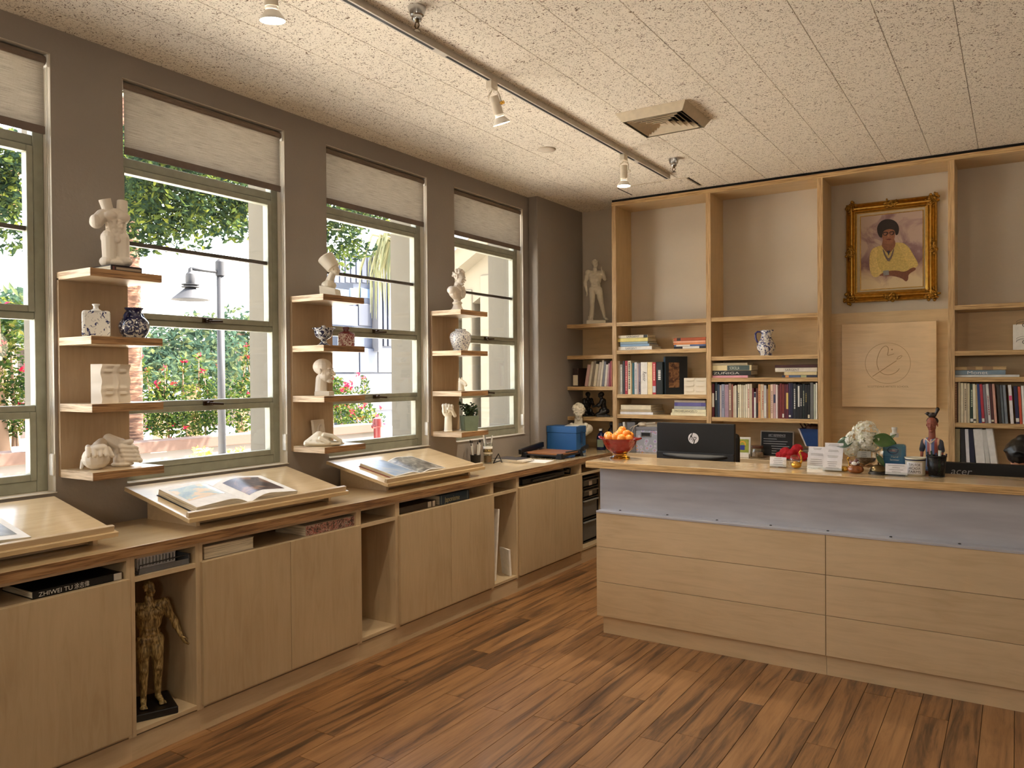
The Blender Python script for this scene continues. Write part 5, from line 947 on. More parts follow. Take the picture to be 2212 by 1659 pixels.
bd=MB(); bd.lathe([(.0376,.075),(.0376,.135)],28); bd.v=bd.v; bd.build('paper_band',paper,t,True); MB().lathe([(.0378,.09),(.0378,.118)],28).build('lettered_band',flat('dark ochre band',(96,76,44),.6),t,True)
def wrap(o,r):
    for v in o.data.vertices: a=v.co.x/r; v.co=V((r*math.sin(a),-r*math.cos(a),v.co.z))
o=text('ITAL',(-.028,0,.094),(1,0,0),(0,0,1),flat('ochre ink',(224,196,120),.6),t,width=.056,size=.028,w=False,name='band_lettering'); wrap(o,.0382); o.rotation_euler.z=math.radians(36)
MB().cyl((0,0,.008),(0,0,.06),.032,n=20).build('jar_filling',flat('brown beads',(130,90,56),.6,0,.4,120),t)
for i in range(8): a=rn.uniform(0,2*PI); b=V((.015*math.cos(a),.015*math.sin(a),.06)); e=V((.04*math.cos(a),.04*math.sin(a),.2+rn.uniform(0,.05))); MB().cyl(b,e,.0035,.005,8).build('brush_handle',flat('grey handle',(150,146,140),.4) if i%2 else clip_m,t)
t=T('desk_easel','small black wire easel beside the brush jar','easel',(.19,5.2,.9)); m=MB(); m.tube([(-.02,-.045,0),(0,0,.075),(.0,.05,0)],.004,6); m.tube([(0,0,.075),(-.05,.0,0)],.004,6); m.tube([(-.02,-.045,.005),(.015,.0,.02),(0,.05,.005)],.004,6); m.build('frame',black_m,t)
for i,(l,c,dx,rz) in enumerate((('magazine at the bottom of the pile by the paper cutter',(90,80,74),0,.12),('cream magazine in the middle of the pile by the paper cutter',(214,206,190),.02,.05),('dark-covered magazine on top of the pile by the paper cutter',(66,64,66),-.01,-.06))):
    t=T('magazine',l,'magazine',(.22+dx,5.36,.9+.009*i),rz,'magazines on the counter'); MB().box(-.13,-.10,0,.13,.10,.0085).build('pages',paper,t); MB().box(-.131,-.101,.0083,.131,.101,.0088).build('cover',flat('magazine cover',c,.3,0,.4,14),t); 
tag(MB().box(-.14,-.10,0,.14,.11,.002).build('paper_sheet',paper,None,loc=(0,0,0)),'loose white paper sheet in front of the paper cutter','paper').location=(.36,5.46,.9); bpy.data.objects['paper_sheet'].rotation_euler.z=.15
t=T('paper_cutter','guillotine paper cutter with a brown board and black arm','paper cutter',(.31,5.86,.9)); 
MB().box(-.17,-.17,.03,.17,.17,.046).build('board',wood('cutter board',(168,112,70),'y',.4),t,bev=.002); m=MB().box(-.19,-.19,.018,.19,.19,.03); m.build('base',black_m,t,bev=.003)
for x,y in ((-.17,-.17),(.17,-.17),(-.17,.17),(.17,.17)): MB().add([(x-.03,y-.03,0),(x+.03,y-.03,0),(x+.03,y+.03,0),(x-.03,y+.03,0),(x-.02,y-.02,.045),(x+.02,y-.02,.045),(x+.02,y+.02,.045),(x-.02,y+.02,.045)],[(0,3,2,1),(4,5,6,7),(0,1,5,4),(1,2,6,5),(2,3,7,6),(3,0,4,7)]).build('foot',black_m,t,bev=.003)
MB().obox((-.2,-.02,.066),(.035,.38,.045),(.1,0,0)).build('arm',black_m,t,bev=.006); MB().obox((.22,.02,.06),(.02,.34,.01)).build('blade_guard',dkgrey,t,bev=.002); MB().obox((.24,.14,.075),(.03,.13,.03),(.15,0,.1)).build('handle',black_m,t,bev=.006)
bxm=flat('blue card',(36,92,150),.5,0,.08,8); t=T('file_box','blue card file box with hinged lid beside the corner pillar','box',(.26,6.2,.9))
MB().box(-.15,-.09,0,.15,.09,.185).build('body',bxm,t,bev=.003); MB().box(-.153,-.093,.186,.153,.093,.245).build('lid',bxm,t,bev=.003); MB().box(.152,-.02,.10,.156,.02,.2).build('clasp_tab',flat('dark blue card',(24,62,110),.5),t,bev=.001); MB().lathe([(.007,0),(.007,.003),(0,.004)],12,(0,0,0)).build('stud',steel,t).location=(.158,0,.08)
MB().obox((.06,.0,.247),(.12,.09,.002),(0,0,.3)).build('paper_slip',paper,t)
for i,(x,y,c,c2,l,hh) in enumerate(((.41,6.60,(20,34,80),(30,60,140),'navy spray bottle with a pale label in the corner bay',.2),(.50,6.64,(22,22,28),(34,34,40),'black bottle standing behind the navy spray bottle',.26))):
    t=T('bottle',l,'bottle',(x,y,.9),.3); MB().lathe([(.04,0),(.042,.005),(.042,hh*.6),(.03,hh*.75),(.014,hh*.82),(.014,hh*.9)],22).build('body',flat('bottle plastic',c,.3),t,True); MB().box(-.03,-.043,.03,.03,-.03,hh*.5).build('label',flat('bottle label',(120,136,120) if i==0 else c2,.5),t); MB().box(-.014,-.04,hh*.9,.014,.02,hh).build('cap',clip_m if i==0 else black_m,t,bev=.004)
# ---- things in the cabinet slots
zc=.7685
def sbook(u0,u1,v,x,h,d,col,label,title=None,tcol=BK,band=None,rz=90,font=.62,pages=None):
    y0=P(u0,v,x=x).y; y1=P(u1,v,x=x).y; t=hbook(-(y1-y0)/2,(y1-y0)/2,zc,h,0,d,col,label,None,None,tcol,math.radians(rz),band,font)
    t.location=(x if rz>0 else x-d,(y0+y1)/2,zc)
    bpy.context.view_layer.update()
    if title:
        for s,f0,wd in title: text(s,tf(t)@V((-(y1-y0)/2+(y1-y0)*f0,-.0009,h*.2)),tf(t).to_3x3()@V((1,0,0)),(0,0,1),flat('spine lettering',tcol,.5),t,width=wd*(y1-y0),size=h*.8,name='spine_lettering')
    return t
sbook(70,264,1280,.565,.03,.24,(14,14,16),'black book with white English and Chinese spine title in the left slot',[('ZHIWEI TU',.06,.36),('涂志偉',.44,.17)],(236,234,230),[(.90,.995,(216,210,202))])
sbook(70,300,1280,.40,.012,.2,(24,22,24),'thin black book lying behind the black titled book') if False else None
sbook(441,549,1200,.56,.058,.2,(206,196,180),'thick white book lying with its page edges outward in the slot',rz=-90)
pm_=art('painted spine print',[(.35,(46,36,40)),(.47,(150,120,110)),(.52,(190,90,84)),(.58,(206,196,184)),(.7,(70,56,52))],38,2.2)
tt=sbook(660,769,1145,.565,.055,.24,(196,186,170),'thick book with a crowded painted spine in the two-door slot'); MB().box(-(.5)*(P(769,1145,x=.565).y-P(660,1145,x=.565).y)+.003,-.0012,.002,.5*(P(769,1145,x=.565).y-P(660,1145,x=.565).y)-.003,-.0002,.053).build('spine_picture',pm_,tt)
sbook(950,1014,1080,.56,.062,.24,(26,50,70),'thick dark teal book with a gilt script spine title',[('Japonisme',.16,.5)],(190,180,140),[(.04,.06,(120,130,130)),(.92,.94,(120,130,130))])
sbook(864,942,1100,.55,.038,.2,(70,58,46),'dark brown fabric album with a white tag, left of the teal book',band=[(.76,.86,(200,190,176)),(.9,.97,(226,216,204))])
t=T('equipment_case','long black flat case lying in the slot nearest the desk','case',(.42,5.33,zc)); MB().box(-.12,-.33,0,.12,.33,.045).build('case',black_m,t,bev=.008); MB().box(-.13,-.2,.012,.135,.18,.03).build('strap',dkgrey,t,bev=.003)
for y,l in ((4.95,'black metal clamp at the left end of the black case'),(5.74,'black metal clamp at the right end of the black case')):
    t=T('clamp',l,'clamp',(.5,y,zc),.2,'clamps beside the black case'); m=MB(); m.tube([(-.05,0,.008),(0,0,.012),(.04,.0,.012),(.045,0,.05),(0,0,.055)],.008,8); m.cyl((.0,0,.035),(.0,0,.06),.014,n=12); m.build('jaw',black_m,t,True); MB().cyl((-.05,-.03,.012),(-.05,.03,.012),.01,n=10).build('knob',dkgrey,t,True)
# niche A: basket, tray, box
t=T('letter_tray','grey wire letter tray under the white basket in the open niche','tray',(.40,2.03,zc)); g=flat('grey wire',(120,122,128),.4,.3)
MB().box(-.16,-.12,0,.16,.12,.003).build('base',g,t); m=MB(); 
for x in (-.16,.16): m.box(x-.002,-.12,0,x+.002,.12,.024)
m.box(-.16,.118,0,.16,.122,.045); m.build('wall',g,t); MB().tube([(.16,-.12,.003),(.17,-.12,.04),(.17,.12,.045),(.16,.12,.003)],.0025,6).build('rim',dkgrey,t)
t=T('basket','white slotted plastic basket standing on the grey tray','basket',(.43,2.02,zc+.0035)); m=MB(); a,b,h=.085,.088,.062
m.box(-a,-b,0,a,b,.004); m.box(-a-.004,-b-.004,h-.01,a+.004,-b,h).box(-a-.004,b,h-.01,a+.004,b+.004,h).box(-a-.004,-b,h-.01,-a,b,h).box(a,-b,h-.01,a+.004,b,h)
for y in (-b,b): m.box(-a,y-.002,0,a,y+.002,.016)
for x in (-a,a): m.box(x-.002,-b,0,x+.002,b,.016)
for i in range(12):
    y=-b+2*b*i/11
    for x in (-a,a): m.box(x-.0018,y-.0035,.01,x+.0018,y+.0035,h-.006)
    x=-a+2*a*i/11
    for y in (-b,b): m.box(x-.0035,y-.0018,.01,x+.0035,y+.0018,h-.006)
m.build('basket',flat('white basket',(236,232,232),.4),t)
t=T('card_box','white card box with red lettering strip inside the basket','box',(.41,2.015,zc+.008)); MB().box(-.06,-.07,0,.06,.07,.068).build('box',paper,t,bev=.001); MB().box(.0602,-.05,.045,.0608,.02,.062).build('red_strip',flat('red print',(170,56,52),.5),t)
# niche C: canvases
for i,(y,l) in enumerate(((4.66,'small white canvas, frontmost of the leaning three'),(4.70,'small white canvas, middle of the leaning three'),(4.735,'small white canvas, rearmost and closest to the niche side'))):
    t=T('canvas',l,'canvas',(.47-.01*i,P(1088+11*i,1215,x=.47).y,.1265),math.radians(0),'small blank canvases in the open niche'); t.rotation_euler=(0,0,math.radians(64)); 
    m=MB().obox((0,0,.098),(.016,.19,.195),(0,-.05,0)); m.build('canvas',paper,t,bev=.002)
t=T('canvas','tall thin framed canvas leaning on the left side of the niche','canvas',(.40,4.62,.1265)); MB().obox((0,.02,.26),(.30,.02,.51),(-.10,0,0)).build('canvas',paper,t,bev=.002)
# drawer tower
t=T('drawer_tower','black plastic tower with four smoky drawers in the last bay','drawer unit',(.35,6.2,.1265)); fm=flat('black frame',(24,22,22),.4)
for y in (-.155,.145): MB().box(-.15,y,0,.15,y+.01,.575).build('side',fm,t)
for z in (0,.2,.385,.475,.565): MB().box(-.15,-.145,z,.155,.145,z+.012).build('rail',fm,t)
sm=clear_mat('smoky plastic',(120,120,122),.25); dm=flat('smoky drawer',(88,88,88),.3)
for z0,z1 in ((.012,.2),(.212,.385),(.397,.475),(.487,.565)):
    o=MB().box(-.12,-.135,z0+.006,.15,.135,z1-.012).build('drawer',dm,t,bev=.012); MB().box(.13,-.142,z1-.026,.166,.142,z1-.012).build('lip',flat('grey lip',(128,128,126),.4),o,bev=.005)
    if z1-z0<.1: MB().box(.1505,-.03,z0+.01,.152,.03,z1-.026).build('label',paper,o)
t=T('speaker','small dark rounded speaker on the shelf above the drawer tower','speaker',(.46,6.0,zc)); MB().lathe([(.04,0),(.045,.01),(.042,.06),(.025,.072),(0,.074)],20).build('body',dkgrey,t,True); MB().lathe([(.0455,.02),(.046,.024),(.0455,.028)],20).build('ring',black_m,t,True)
# ================================================================ on the reception desk
ZD=1.0635
MB().box(XL+.02,4.70,.72,XR,5.32,.75).build('work_surface',wood_x,dk,w=True)
red=clear_mat('red pressed glass',(190,30,20),.12,1.4); amb=clear_mat('amber glass',(230,150,40),.1,1.4)
rb=N('red pressed glass'); rb.set(.12,0,None,.5); rb.b.inputs['Base Color'].default_value=S(176,26,20); rb.b.inputs['Transmission Weight'].default_value=.45; vz=rb.n('TexVoronoi'); vz.inputs['Scale'].default_value=55; rb.l(rb.coord(),vz.inputs['Vector']); rb.bump(vz.outputs['Distance'],.7,.004)
t=T('fruit_bowl','red pressed-glass pedestal bowl of oranges on the desk corner','bowl',(1.535,4.60,ZD))
MB().lathe([(.062,0),(.06,.01),(.045,.018),(.04,.026),(.05,.032)],32,f=lambda a,z:1+.05*math.cos(10*a)*(z<.015)).build('foot',amb,t,True)
MB().lathe([(.0,.03),(.05,.034),(.082,.06),(.103,.095),(.112,.118),(.126,.128),(.128,.131),(.118,.128),(.106,.115),(.097,.095),(.076,.066),(.045,.044),(0,.042)],40,f=lambda a,z:1+(.02*math.cos(20*a) if z>.12 else 0)).build('bowl',rb.m,t,True)
for s in (-1,1): MB().tube([(s*.112,-.03,.122),(s*.14,-.012,.132),(s*.148,0,.134),(s*.14,.012,.132),(s*.112,.03,.122)],.006,8).build('handle',rb.m,t,True)
om=N('orange peel'); om.set(.38,0,None,.2); ov=om.coord(); om.l(om.ramp(om.noise(ov,9,2),[(.3,S(236,134,30)),(.7,S(246,166,62))]),om.b.inputs['Base Color']); om.bump(om.noise(ov,260,2),.15,.002)
ome=MB().ell((0,0,0),(.029,.029,.027),nu=20,nv=14).build('orange',om.m,None,True); ste=MB().lathe([(.004,0),(.003,.002),(0,.0025)],8,(0,0,.0268)).build('stem',flat('green stem',(96,110,50),.6),ome)
OR=[(-.085,-.01,.142,'far left'),(-.055,-.05,.135,'front left'),(-.01,-.045,.137,'front, left of the middle'),(.04,-.06,.133,'front middle'),(.085,-.03,.128,'front right, low at the rim'),(.055,.0,.158,'upper right'),(.0,.01,.160,'upper middle'),(-.005,.055,.176,'topmost'),(-.045,.06,.14,'back left'),(.05,.06,.142,'back right')]
for i,(x,y,z,l) in enumerate(OR):
    o=ome if i==0 else ome.copy(); 
    if i: COL.objects.link(o); c=ste.copy(); COL.objects.link(c); c.parent=o
    o.location=V((1.535+x*.9,4.60+y*.9,ZD+z)); o.rotation_euler=(rn.uniform(0,3),rn.uniform(0,3),rn.uniform(0,3)); tag(o,'orange in the red glass bowl, '+l,'orange','oranges in the red bowl')
def lines(t,n,w,z0,z1,y,mt,nm='printed_lines',seed=1,cx_=0):
    rr2=random.Random(seed); m=MB()
    for i in range(n):
        z=z1-(z1-z0)*i/max(1,n-1); a=w*rr2.uniform(.45,1)*.5; m.box(cx_-a,y-.0004,z-.0011,cx_+a,y,z+.0011)
    o=m.build(nm,mt,t); o['kind']='stuff'; return o
ink=flat('grey print',(150,148,150),.7); wc=flat('white card',(238,236,240),.6); ac=thin_glass('clear acrylic',(244,246,246))
def card_stand(px,py,w,h,label,tiers,seed):
    t=T('card_stand',label,'card holder',(px,py,ZD),0,'card stands on the desk')
    for i in range(tiers):
        y=-.02+.018*i; z=.006+.030*i
        c=MB().obox((0,y,z+h/2),(w,.0014,h),(-.12,0,0)).build('card',wc,t); o=lines(t,4 if i==0 else 2,w*.75,z+h*.25 if i==0 else z+h*.72,z+h*.85,y-.0035+(.0),ink,'printed_lines',seed+i)
        o.rotation_euler.x=-.0
    MB().box(-w/2,-.028,0,w/2,.02+.018*tiers,.003).build('holder',ac,t); MB().box(-w/2,-.03,0,w/2,-.0285,.02).build('holder_front',ac,t)
    return t
card_stand(2.535,4.60,.092,.054,'single white card stand, left of the glass swan',1,3)
card_stand(2.735,4.64,.098,.056,'three-tier white card stand, right of the glass swan',3,5)
card_stand(2.835,4.56,.096,.056,'four-tier white card stand, left of the pumpkin ornament',4,9)
card_stand(3.155,4.53,.104,.056,'single white card stand in front of the blue sanitizer',1,15)
def swan(x,y,s,label,glass):
    t=T('swan_ornament',label,'ornament',(x,y,ZD),math.radians(-8)); m=MB(); m.ell((0,0,.022*s),(.032*s,.02*s,.022*s)); 
    if glass:
        m.build('brass_base',brass,t,True); MB().lathe([(.004,.02),(.026*s,.028),(.03*s,.05),(.022*s,.072),(0,.078)],20,(-.008,0,0)).build('glass_body',thin_glass('clear lead glass',(246,242,234),.25),t,True); MB().ell((-.06,0,.025),(.018,.02,.024)).build('glass_tail',thin_glass('clear lead glass',(246,242,234),.25),t,True)
    else: m.build('body',brass,t,True)
    MB().tube([(.024*s,0,.03*s),(.034*s,0,.05*s),(.028*s,0,.078*s),(.02*s,0,.098*s),(.028*s,0,.108*s),(.04*s,0,.104*s)],[.007*s,.006*s,.005*s,.0055*s,.007*s,.003*s],10).build('neck',brass,t,True)
swan(2.635,4.58,.95,'brass and clear glass swan between the card stands',True); swan(2.895,4.56,.72,'small brass swan, left of the pumpkin ornament',False)
t=T('pumpkin_ornament','glazed orange pumpkin ornament with a little bird on top','ornament',(2.955,4.53,ZD)); MB().lathe([(.0,0),(.026,.001),(.038,.012),(.04,.022),(.034,.036),(.018,.042),(0,.04)],40,f=lambda a,z:1+.06*abs(math.cos(5*a))).build('pumpkin',flat('amber glaze',(136,80,42),.2,0,.3,60),t,True)
m=MB(); m.ell((0,0,.052),(.022,.018,.015)); m.ell((.004,-.006,.064),(.013,.012,.012)); m.ell((-.022,.006,.056),(.014,.006,.008)); blob(m,'bird',flat('purple brown glaze',(120,86,84),.2),t,.0015,1); MB().ell((-.004,-.017,.052),(.014,.004,.01)).build('breast',clip_m,t,True); MB().ell((.016,-.016,.058),(.006,.004,.006)).build('eye',clip_m,t,True); MB().ell((.0165,-.0195,.058),.003).build('pupil',black_m,t,True)
# vase of flowers
t=T('flower_vase','clear vase of white hydrangeas with green leaves and a twine bow','vase',(2.985,4.665,ZD))
MB().lathe([(.03,0),(.034,.004),(.03,.02),(.05,.05),(.06,.085),(.058,.118),(.055,.118),(.056,.085),(.046,.052),(.02,.03),(0,.028)],32).build('vase',thin_glass('smoky clear glass',(246,244,238),.2),t,True); MB().lathe([(0,.03),(.043,.052),(.052,.07),(0,.07)],24).build('pebbles',flat('dark pebbles',(120,104,90),.3,.2,.5,90),t,True)
MB().obox((.0,-.061,.096),(.07,.0015,.036),(.12,0,0)).build('label',flat('grey label',(176,176,168),.6),t); lines(t,3,.045,.086,.106,-.0645,flat('dark print',(70,70,70),.7),seed=4)
m=MB(); m.tube([(.033*math.cos(a),.033*math.sin(a),.03) for a in [2*PI*i/16 for i in range(16)]],.004,6,closed=True); m.tube([(0,-.036,.03),(.03,-.045,.045),(.05,-.04,.03),(.02,-.04,.024),(0,-.036,.03)],.004,6); m.tube([(0,-.036,.03),(-.03,-.045,.045),(-.05,-.04,.03),(-.02,-.04,.024),(0,-.036,.03)],.004,6); m.build('twine_bow',flat('jute twine',(150,112,72),.9),t,True)
pet=leafmat('hydrangea petals',[(0,S(236,234,222)),(.7,S(246,246,240)),(1,S(226,226,196))],.3); hl=MB()
rf=random.Random(21)
for cx_,cy_,cz_,r in ((0,-.01,.205,.07),(-.055,-.02,.165,.05),(.045,-.015,.16,.05),(-.065,-.03,.125,.045),(.01,-.045,.165,.05)):
    for i in range(80):
        d=V((rf.gauss(0,1),rf.gauss(0,1),rf.gauss(0,1))).normalized()
        if d.y>.6: continue
        c=V((cx_,cy_,cz_))+d*r*rf.uniform(.82,1.05); a=d.orthogonal().normalized(); b=d.cross(a); ang=rf.uniform(0,6)
        for q in range(4):
            u_=a*math.cos(ang+q*PI/2)+b*math.sin(ang+q*PI/2); v_=d.cross(u_); s=.0135
            hl.add([c,c+u_*s*.6+v_*s*.5+d*.002,c+u_*s*1.25+d*rf.uniform(-.004,.006),c+u_*s*.6-v_*s*.5+d*.002],[(0,1,2,3)])
o=hl.build('blossom',pet,t,True); o['kind']='stuff'
lg=flat('glossy green leaf',(64,96,44),.28,0,.2,14); lg2=flat('dark green leaf',(62,88,70),.28,0,.2,14)
def leaf(c,d,up,L,W,mt):
    d=V(d).normalized(); up=V(up).normalized(); s=d.cross(up).normalized(); m=MB(); m.grid(lambda i,j: V(c)+d*L*i+s*(j-.5)*W*math.sin(PI*min(.97,.06+i*.92))+up*(abs(j-.5)*W*.28-.12*L*i*i),10,4); m.build('leaf',mt,t,True,solid=.0008)
leaf((-.05,-.05,.17),(-1,-.2,-.35),(0,-.8,.6),.10,.07,lg2); leaf((.04,-.05,.18),(1,-.1,-.15),(-.1,-.8,.55),.12,.085,lg); leaf((.10,-.03,.155),(.7,.1,.75),(-.5,-.5,.4),.075,.035,lg); leaf((.06,-.04,.10),(.5,-.1,-.85),(.2,-.9,.2),.08,.03,lg)
for i in range(5): MB().tube([(.01*i-.02,0,.07),(.016*i-.032,-.01,.13),(.02*i-.04,-.01,.17)],.0022,5).build('stem',flat('flower stem',(84,110,60),.6),t)
t=T('service_bell','dark brass call bell on the desk in front of the vase','bell',(3.065,4.545,ZD)); bm=flat('dark brass',(120,104,74),.3,1); MB().lathe([(.05,0),(.05,.006),(.043,.012),(.043,.016)],32).build('base',flat('black base',(40,36,32),.4),t,'auto'); MB().lathe([(.044,.017),(.043,.022),(.036,.036),(.022,.046),(.006,.05),(0,.05)],32).build('dome',bm,t,True); MB().lathe([(.004,.05),(.004,.058),(.006,.06),(.004,.064),(0,.064)],12).build('button',bm,t,True)
t=T('sanitizer_bottle','clear pump bottle of blue hand sanitizer on the desk','bottle',(3.125,4.69,ZD)); gelm=N('blue gel'); gelm.set(.1); gelm.b.inputs['Transmission Weight'].default_value=.3; tcz=gelm.n('TexCoord'); sx_=gelm.n('SeparateXYZ'); gelm.l(tcz.outputs['Object'],sx_.inputs[0]); mr=gelm.n('MapRange'); mr.inputs[1].default_value=0; mr.inputs[2].default_value=.16; gelm.l(sx_.outputs[2],mr.inputs[0]); gelm.l(gelm.ramp(mr.outputs[0],[(0,S(16,96,160)),(1,S(120,176,206))]),gelm.b.inputs['Base Color'])
MB().box(-.056,-.028,.002,.056,.028,.152).build('gel',gelm.m,t,bev=.012); MB().add([(-.058,-.03,.152),(.058,-.03,.152),(.058,.03,.152),(-.058,.03,.152),(-.022,-.02,.19),(.022,-.02,.19),(.022,.02,.19),(-.022,.02,.19)],[(0,1,5,4),(1,2,6,5),(2,3,7,6),(3,0,4,7)]).build('shoulder',thin_glass('clear bottle',(236,238,234),.4),t)
MB().lathe([(.021,.188),(.021,.21),(.012,.212),(.012,.228),(.014,.23),(.014,.242),(0,.243)],20).build('pump',white_m,t,'auto'); MB().lathe([(.026,0),(.0255,.0012),(0,.0012)],28,(0,0,0)).build('badge',clip_m,t); bo=bpy.data.objects[t.children[-1].name]; bo.rotation_euler=(PI/2,0,0); bo.location=(-.004,-.0285,.118); bo.scale=(1,.72,1)
mm=MB().tube([(.0255*math.cos(a),-.0305,.0185*math.sin(a)) for a in [2*PI*i/24 for i in range(24)]],.002,6,closed=True); rg2=mm.build('badge_ring',flat('navy ring',(30,50,110),.4),t,True); rg2.location=(-.004,0,.118)
lines(t,2,.036,.114,.121,-.0302,flat('pale red print',(206,110,110),.6),seed=8,cx_=-.004)
text('Hand',(.004,-.0293,.079),(1,0,0),(0,0,1),clip_m,t,width=.034,size=.015,w=False,align='CENTER'); text('Sanitizer',(.004,-.0293,.063),(1,0,0),(0,0,1),clip_m,t,width=.046,size=.014,w=False,align='CENTER'); MB().box(-.034,-.0292,.02,.038,-.028,.048).build('blue_strip',flat('royal blue print',(30,46,140),.4),t)
t=T('tip_cup','white enamel tip cup with a navy rim and handwritten note','cup',(3.235,4.60,ZD)); MB().lathe([(.045,0),(.047,.003),(.049,.085),(.053,.092),(.052,.093),(.047,.085),(.044,.006),(0,.005)],32).build('cup',flat('cream enamel',(226,222,206),.25),t,True); MB().lathe([(.0503,.078),(.0503,.084)],32).build('rim_band',flat('navy band',(36,40,72),.3),t,True)
pn=MB(); pn.grid(lambda i,j:V((.0505*math.sin((i-.5)*1.6),-.0505*math.cos((i-.5)*1.6),.008+.062*j)),12,1); pn.build('paper_note',wc,t,True)
for s,z in (('TIPS FOR',.05),('ARCADIA',.032),('FARMS',.014)): o=text(s,(-.029,0,z),(1,0,0),(0,0,1),flat('black marker',(24,22,24),.6),t,width=.058,size=.019,w=False,name='handwriting'); wrap(o,.0508)
t=T('pen_cup','black mesh cup of pens beside the tip cup','cup',(3.335,4.585,ZD)); ms=N('black mesh'); ms.set(.4,.4); ms.b.inputs['Base Color'].default_value=S(26,26,28); wv=ms.n('TexVoronoi'); wv.inputs['Scale'].default_value=420; ms.l(ms.coord(),wv.inputs['Vector']); tr_=ms.n('BsdfTransparent'); mxs=ms.n('MixShader'); lt_=ms.n('Math',operation='LESS_THAN'); lt_.inputs[1].default_value=.32; ms.l(wv.outputs['Distance'],lt_.inputs[0]); ms.l(lt_.outputs[0],mxs.inputs[0]); ms.l(ms.b.outputs[0],mxs.inputs[1]); ms.l(tr_.outputs[0],mxs.inputs[2]); ms.l(mxs.outputs[0],ms.out.inputs[0])
MB().lathe([(.036,0),(.046,.105)],32).build('mesh_wall',ms.m,t,True); MB().lathe([(.0,0),(.037,.0),(.037,.006),(0,.006)],28).build('base',black_m,t,'auto'); MB().lathe([(.046,.102),(.048,.104),(.048,.108),(.046,.109),(.045,.105)],32).build('rim',black_m,t,True)
for i,(x,y,dx,dy,h,c,nm) in enumerate(((-.02,0,-.022,.0,.125,(30,30,34),'pen'),(-.012,.012,-.014,.0,.13,(40,70,60),'pen'),(.012,-.012,.004,-.004,.135,(226,232,222),'pen'),(.022,.01,.022,.004,.118,(60,30,34),'pen'),(0,.02,-.004,.006,.12,(40,44,90),'pen'))):
    MB().cyl((x,y,.008),(x+dx,y+dy,h),.0045 if i!=2 else .007,n=10).build(nm,flat('pen barrel',c,.35),t); 
MB().cyl((.0125,-.0125,.02),(.0145,-.0155,.1),.0072,n=10).build('pen_ink',flat('green ink',(90,160,80),.3),t)
# striped figurine with a bird on the head
t=T('figurine','slim dark-skinned figurine in a striped shirt with a bird on its head','sculpture',(3.305,4.70,ZD),math.radians(-8)); t.scale=(1.12,1.12,1.12); skin=flat('brown painted clay',(150,84,66),.5); stp=N('painted stripes'); stp.set(.5); sv=stp.n('TexCoord'); sxx=stp.n('SeparateXYZ'); stp.l(sv.outputs['Object'],sxx.inputs[0]); mu=stp.n('Math',operation='MULTIPLY_ADD'); mu.inputs[1].default_value=9.5; mu.inputs[2].default_value=.5; stp.l(sxx.outputs[0],mu.inputs[0]); cr=stp.ramp(mu.outputs[0],[(0,S(70,72,88)),(.16,S(214,170,156)),(.24,S(120,146,190)),(.34,S(170,96,92)),(.46,S(222,190,176)),(.52,S(110,126,176)),(.64,S(168,84,80)),(.74,S(226,186,160)),(.82,S(78,80,90)),(1,S(66,68,80))]); stp.t.nodes[cr.node.name].color_ramp.interpolation='CONSTANT'; stp.l(cr,stp.b.inputs['Base Color'])
MB().box(-.028,-.02,0,.028,.022,.014).build('base',flat('brown base',(140,84,60),.5),t,bev=.002); m=MB(); m.cap((0,0,.03),(0,0,.14),.025,.029,16); m.cap((-.02,0,.15),(.02,0,.15),.021,.021); m.cyl((0,0,.01),(0,0,.06),.028,.027,16); blob(m,'striped_shirt',stp.m,t,.0025,2)
MB().lathe([(.0285,.014),(.0285,.034)],20).build('trouser_band',flat('blue white trousers',(120,150,196),.5,0,.5,160),t,True)
for s in (-1,1): MB().cap((s*.035,0,.15),(s*.043,-.003,.112),.0135,.012).build('sleeve',flat('grey knit',(70,72,84),.8),t,True); MB().cap((s*.043,-.003,.108),(s*.042,-.014,.07),.0075,.006).build('forearm',skin,t,True)
MB().tube([(-.022,-.030,.168),(0,-.036,.145),(.022,-.030,.168)],.003,6).build('neckline',flat('cream trim',(226,210,180),.6),t,True)
m=MB(); m.cap((0,0,.15),(0,0,.215),.016,.014); q=head(m,(0,0,.196),.074,rot=-PI/2); blob(m,'head',skin,t,.0016,1); MB().ell((0,.008,.25),(.0265,.024,.02)).build('hair',flat('dark brown hair',(50,30,26),.6),t,True)
m=MB(); m.ell((0,0,.278),(.02,.012,.013)); m.ell((-.018,-.002,.284),(.009,.009,.009)); m.cap((.014,0,.28),(.022,0,.298),.006,.007); m.ell((.024,0,.306),(.009,.008,.01)); m.cyl((-.025,0,.284),(-.034,0,.283),.003,.0008,8); m.cyl((0,0,.255),(0,0,.272),.004); blob(m,'bird',flat('dark bird glaze',(44,34,30),.4,0,.5,100),t,.0014,1)
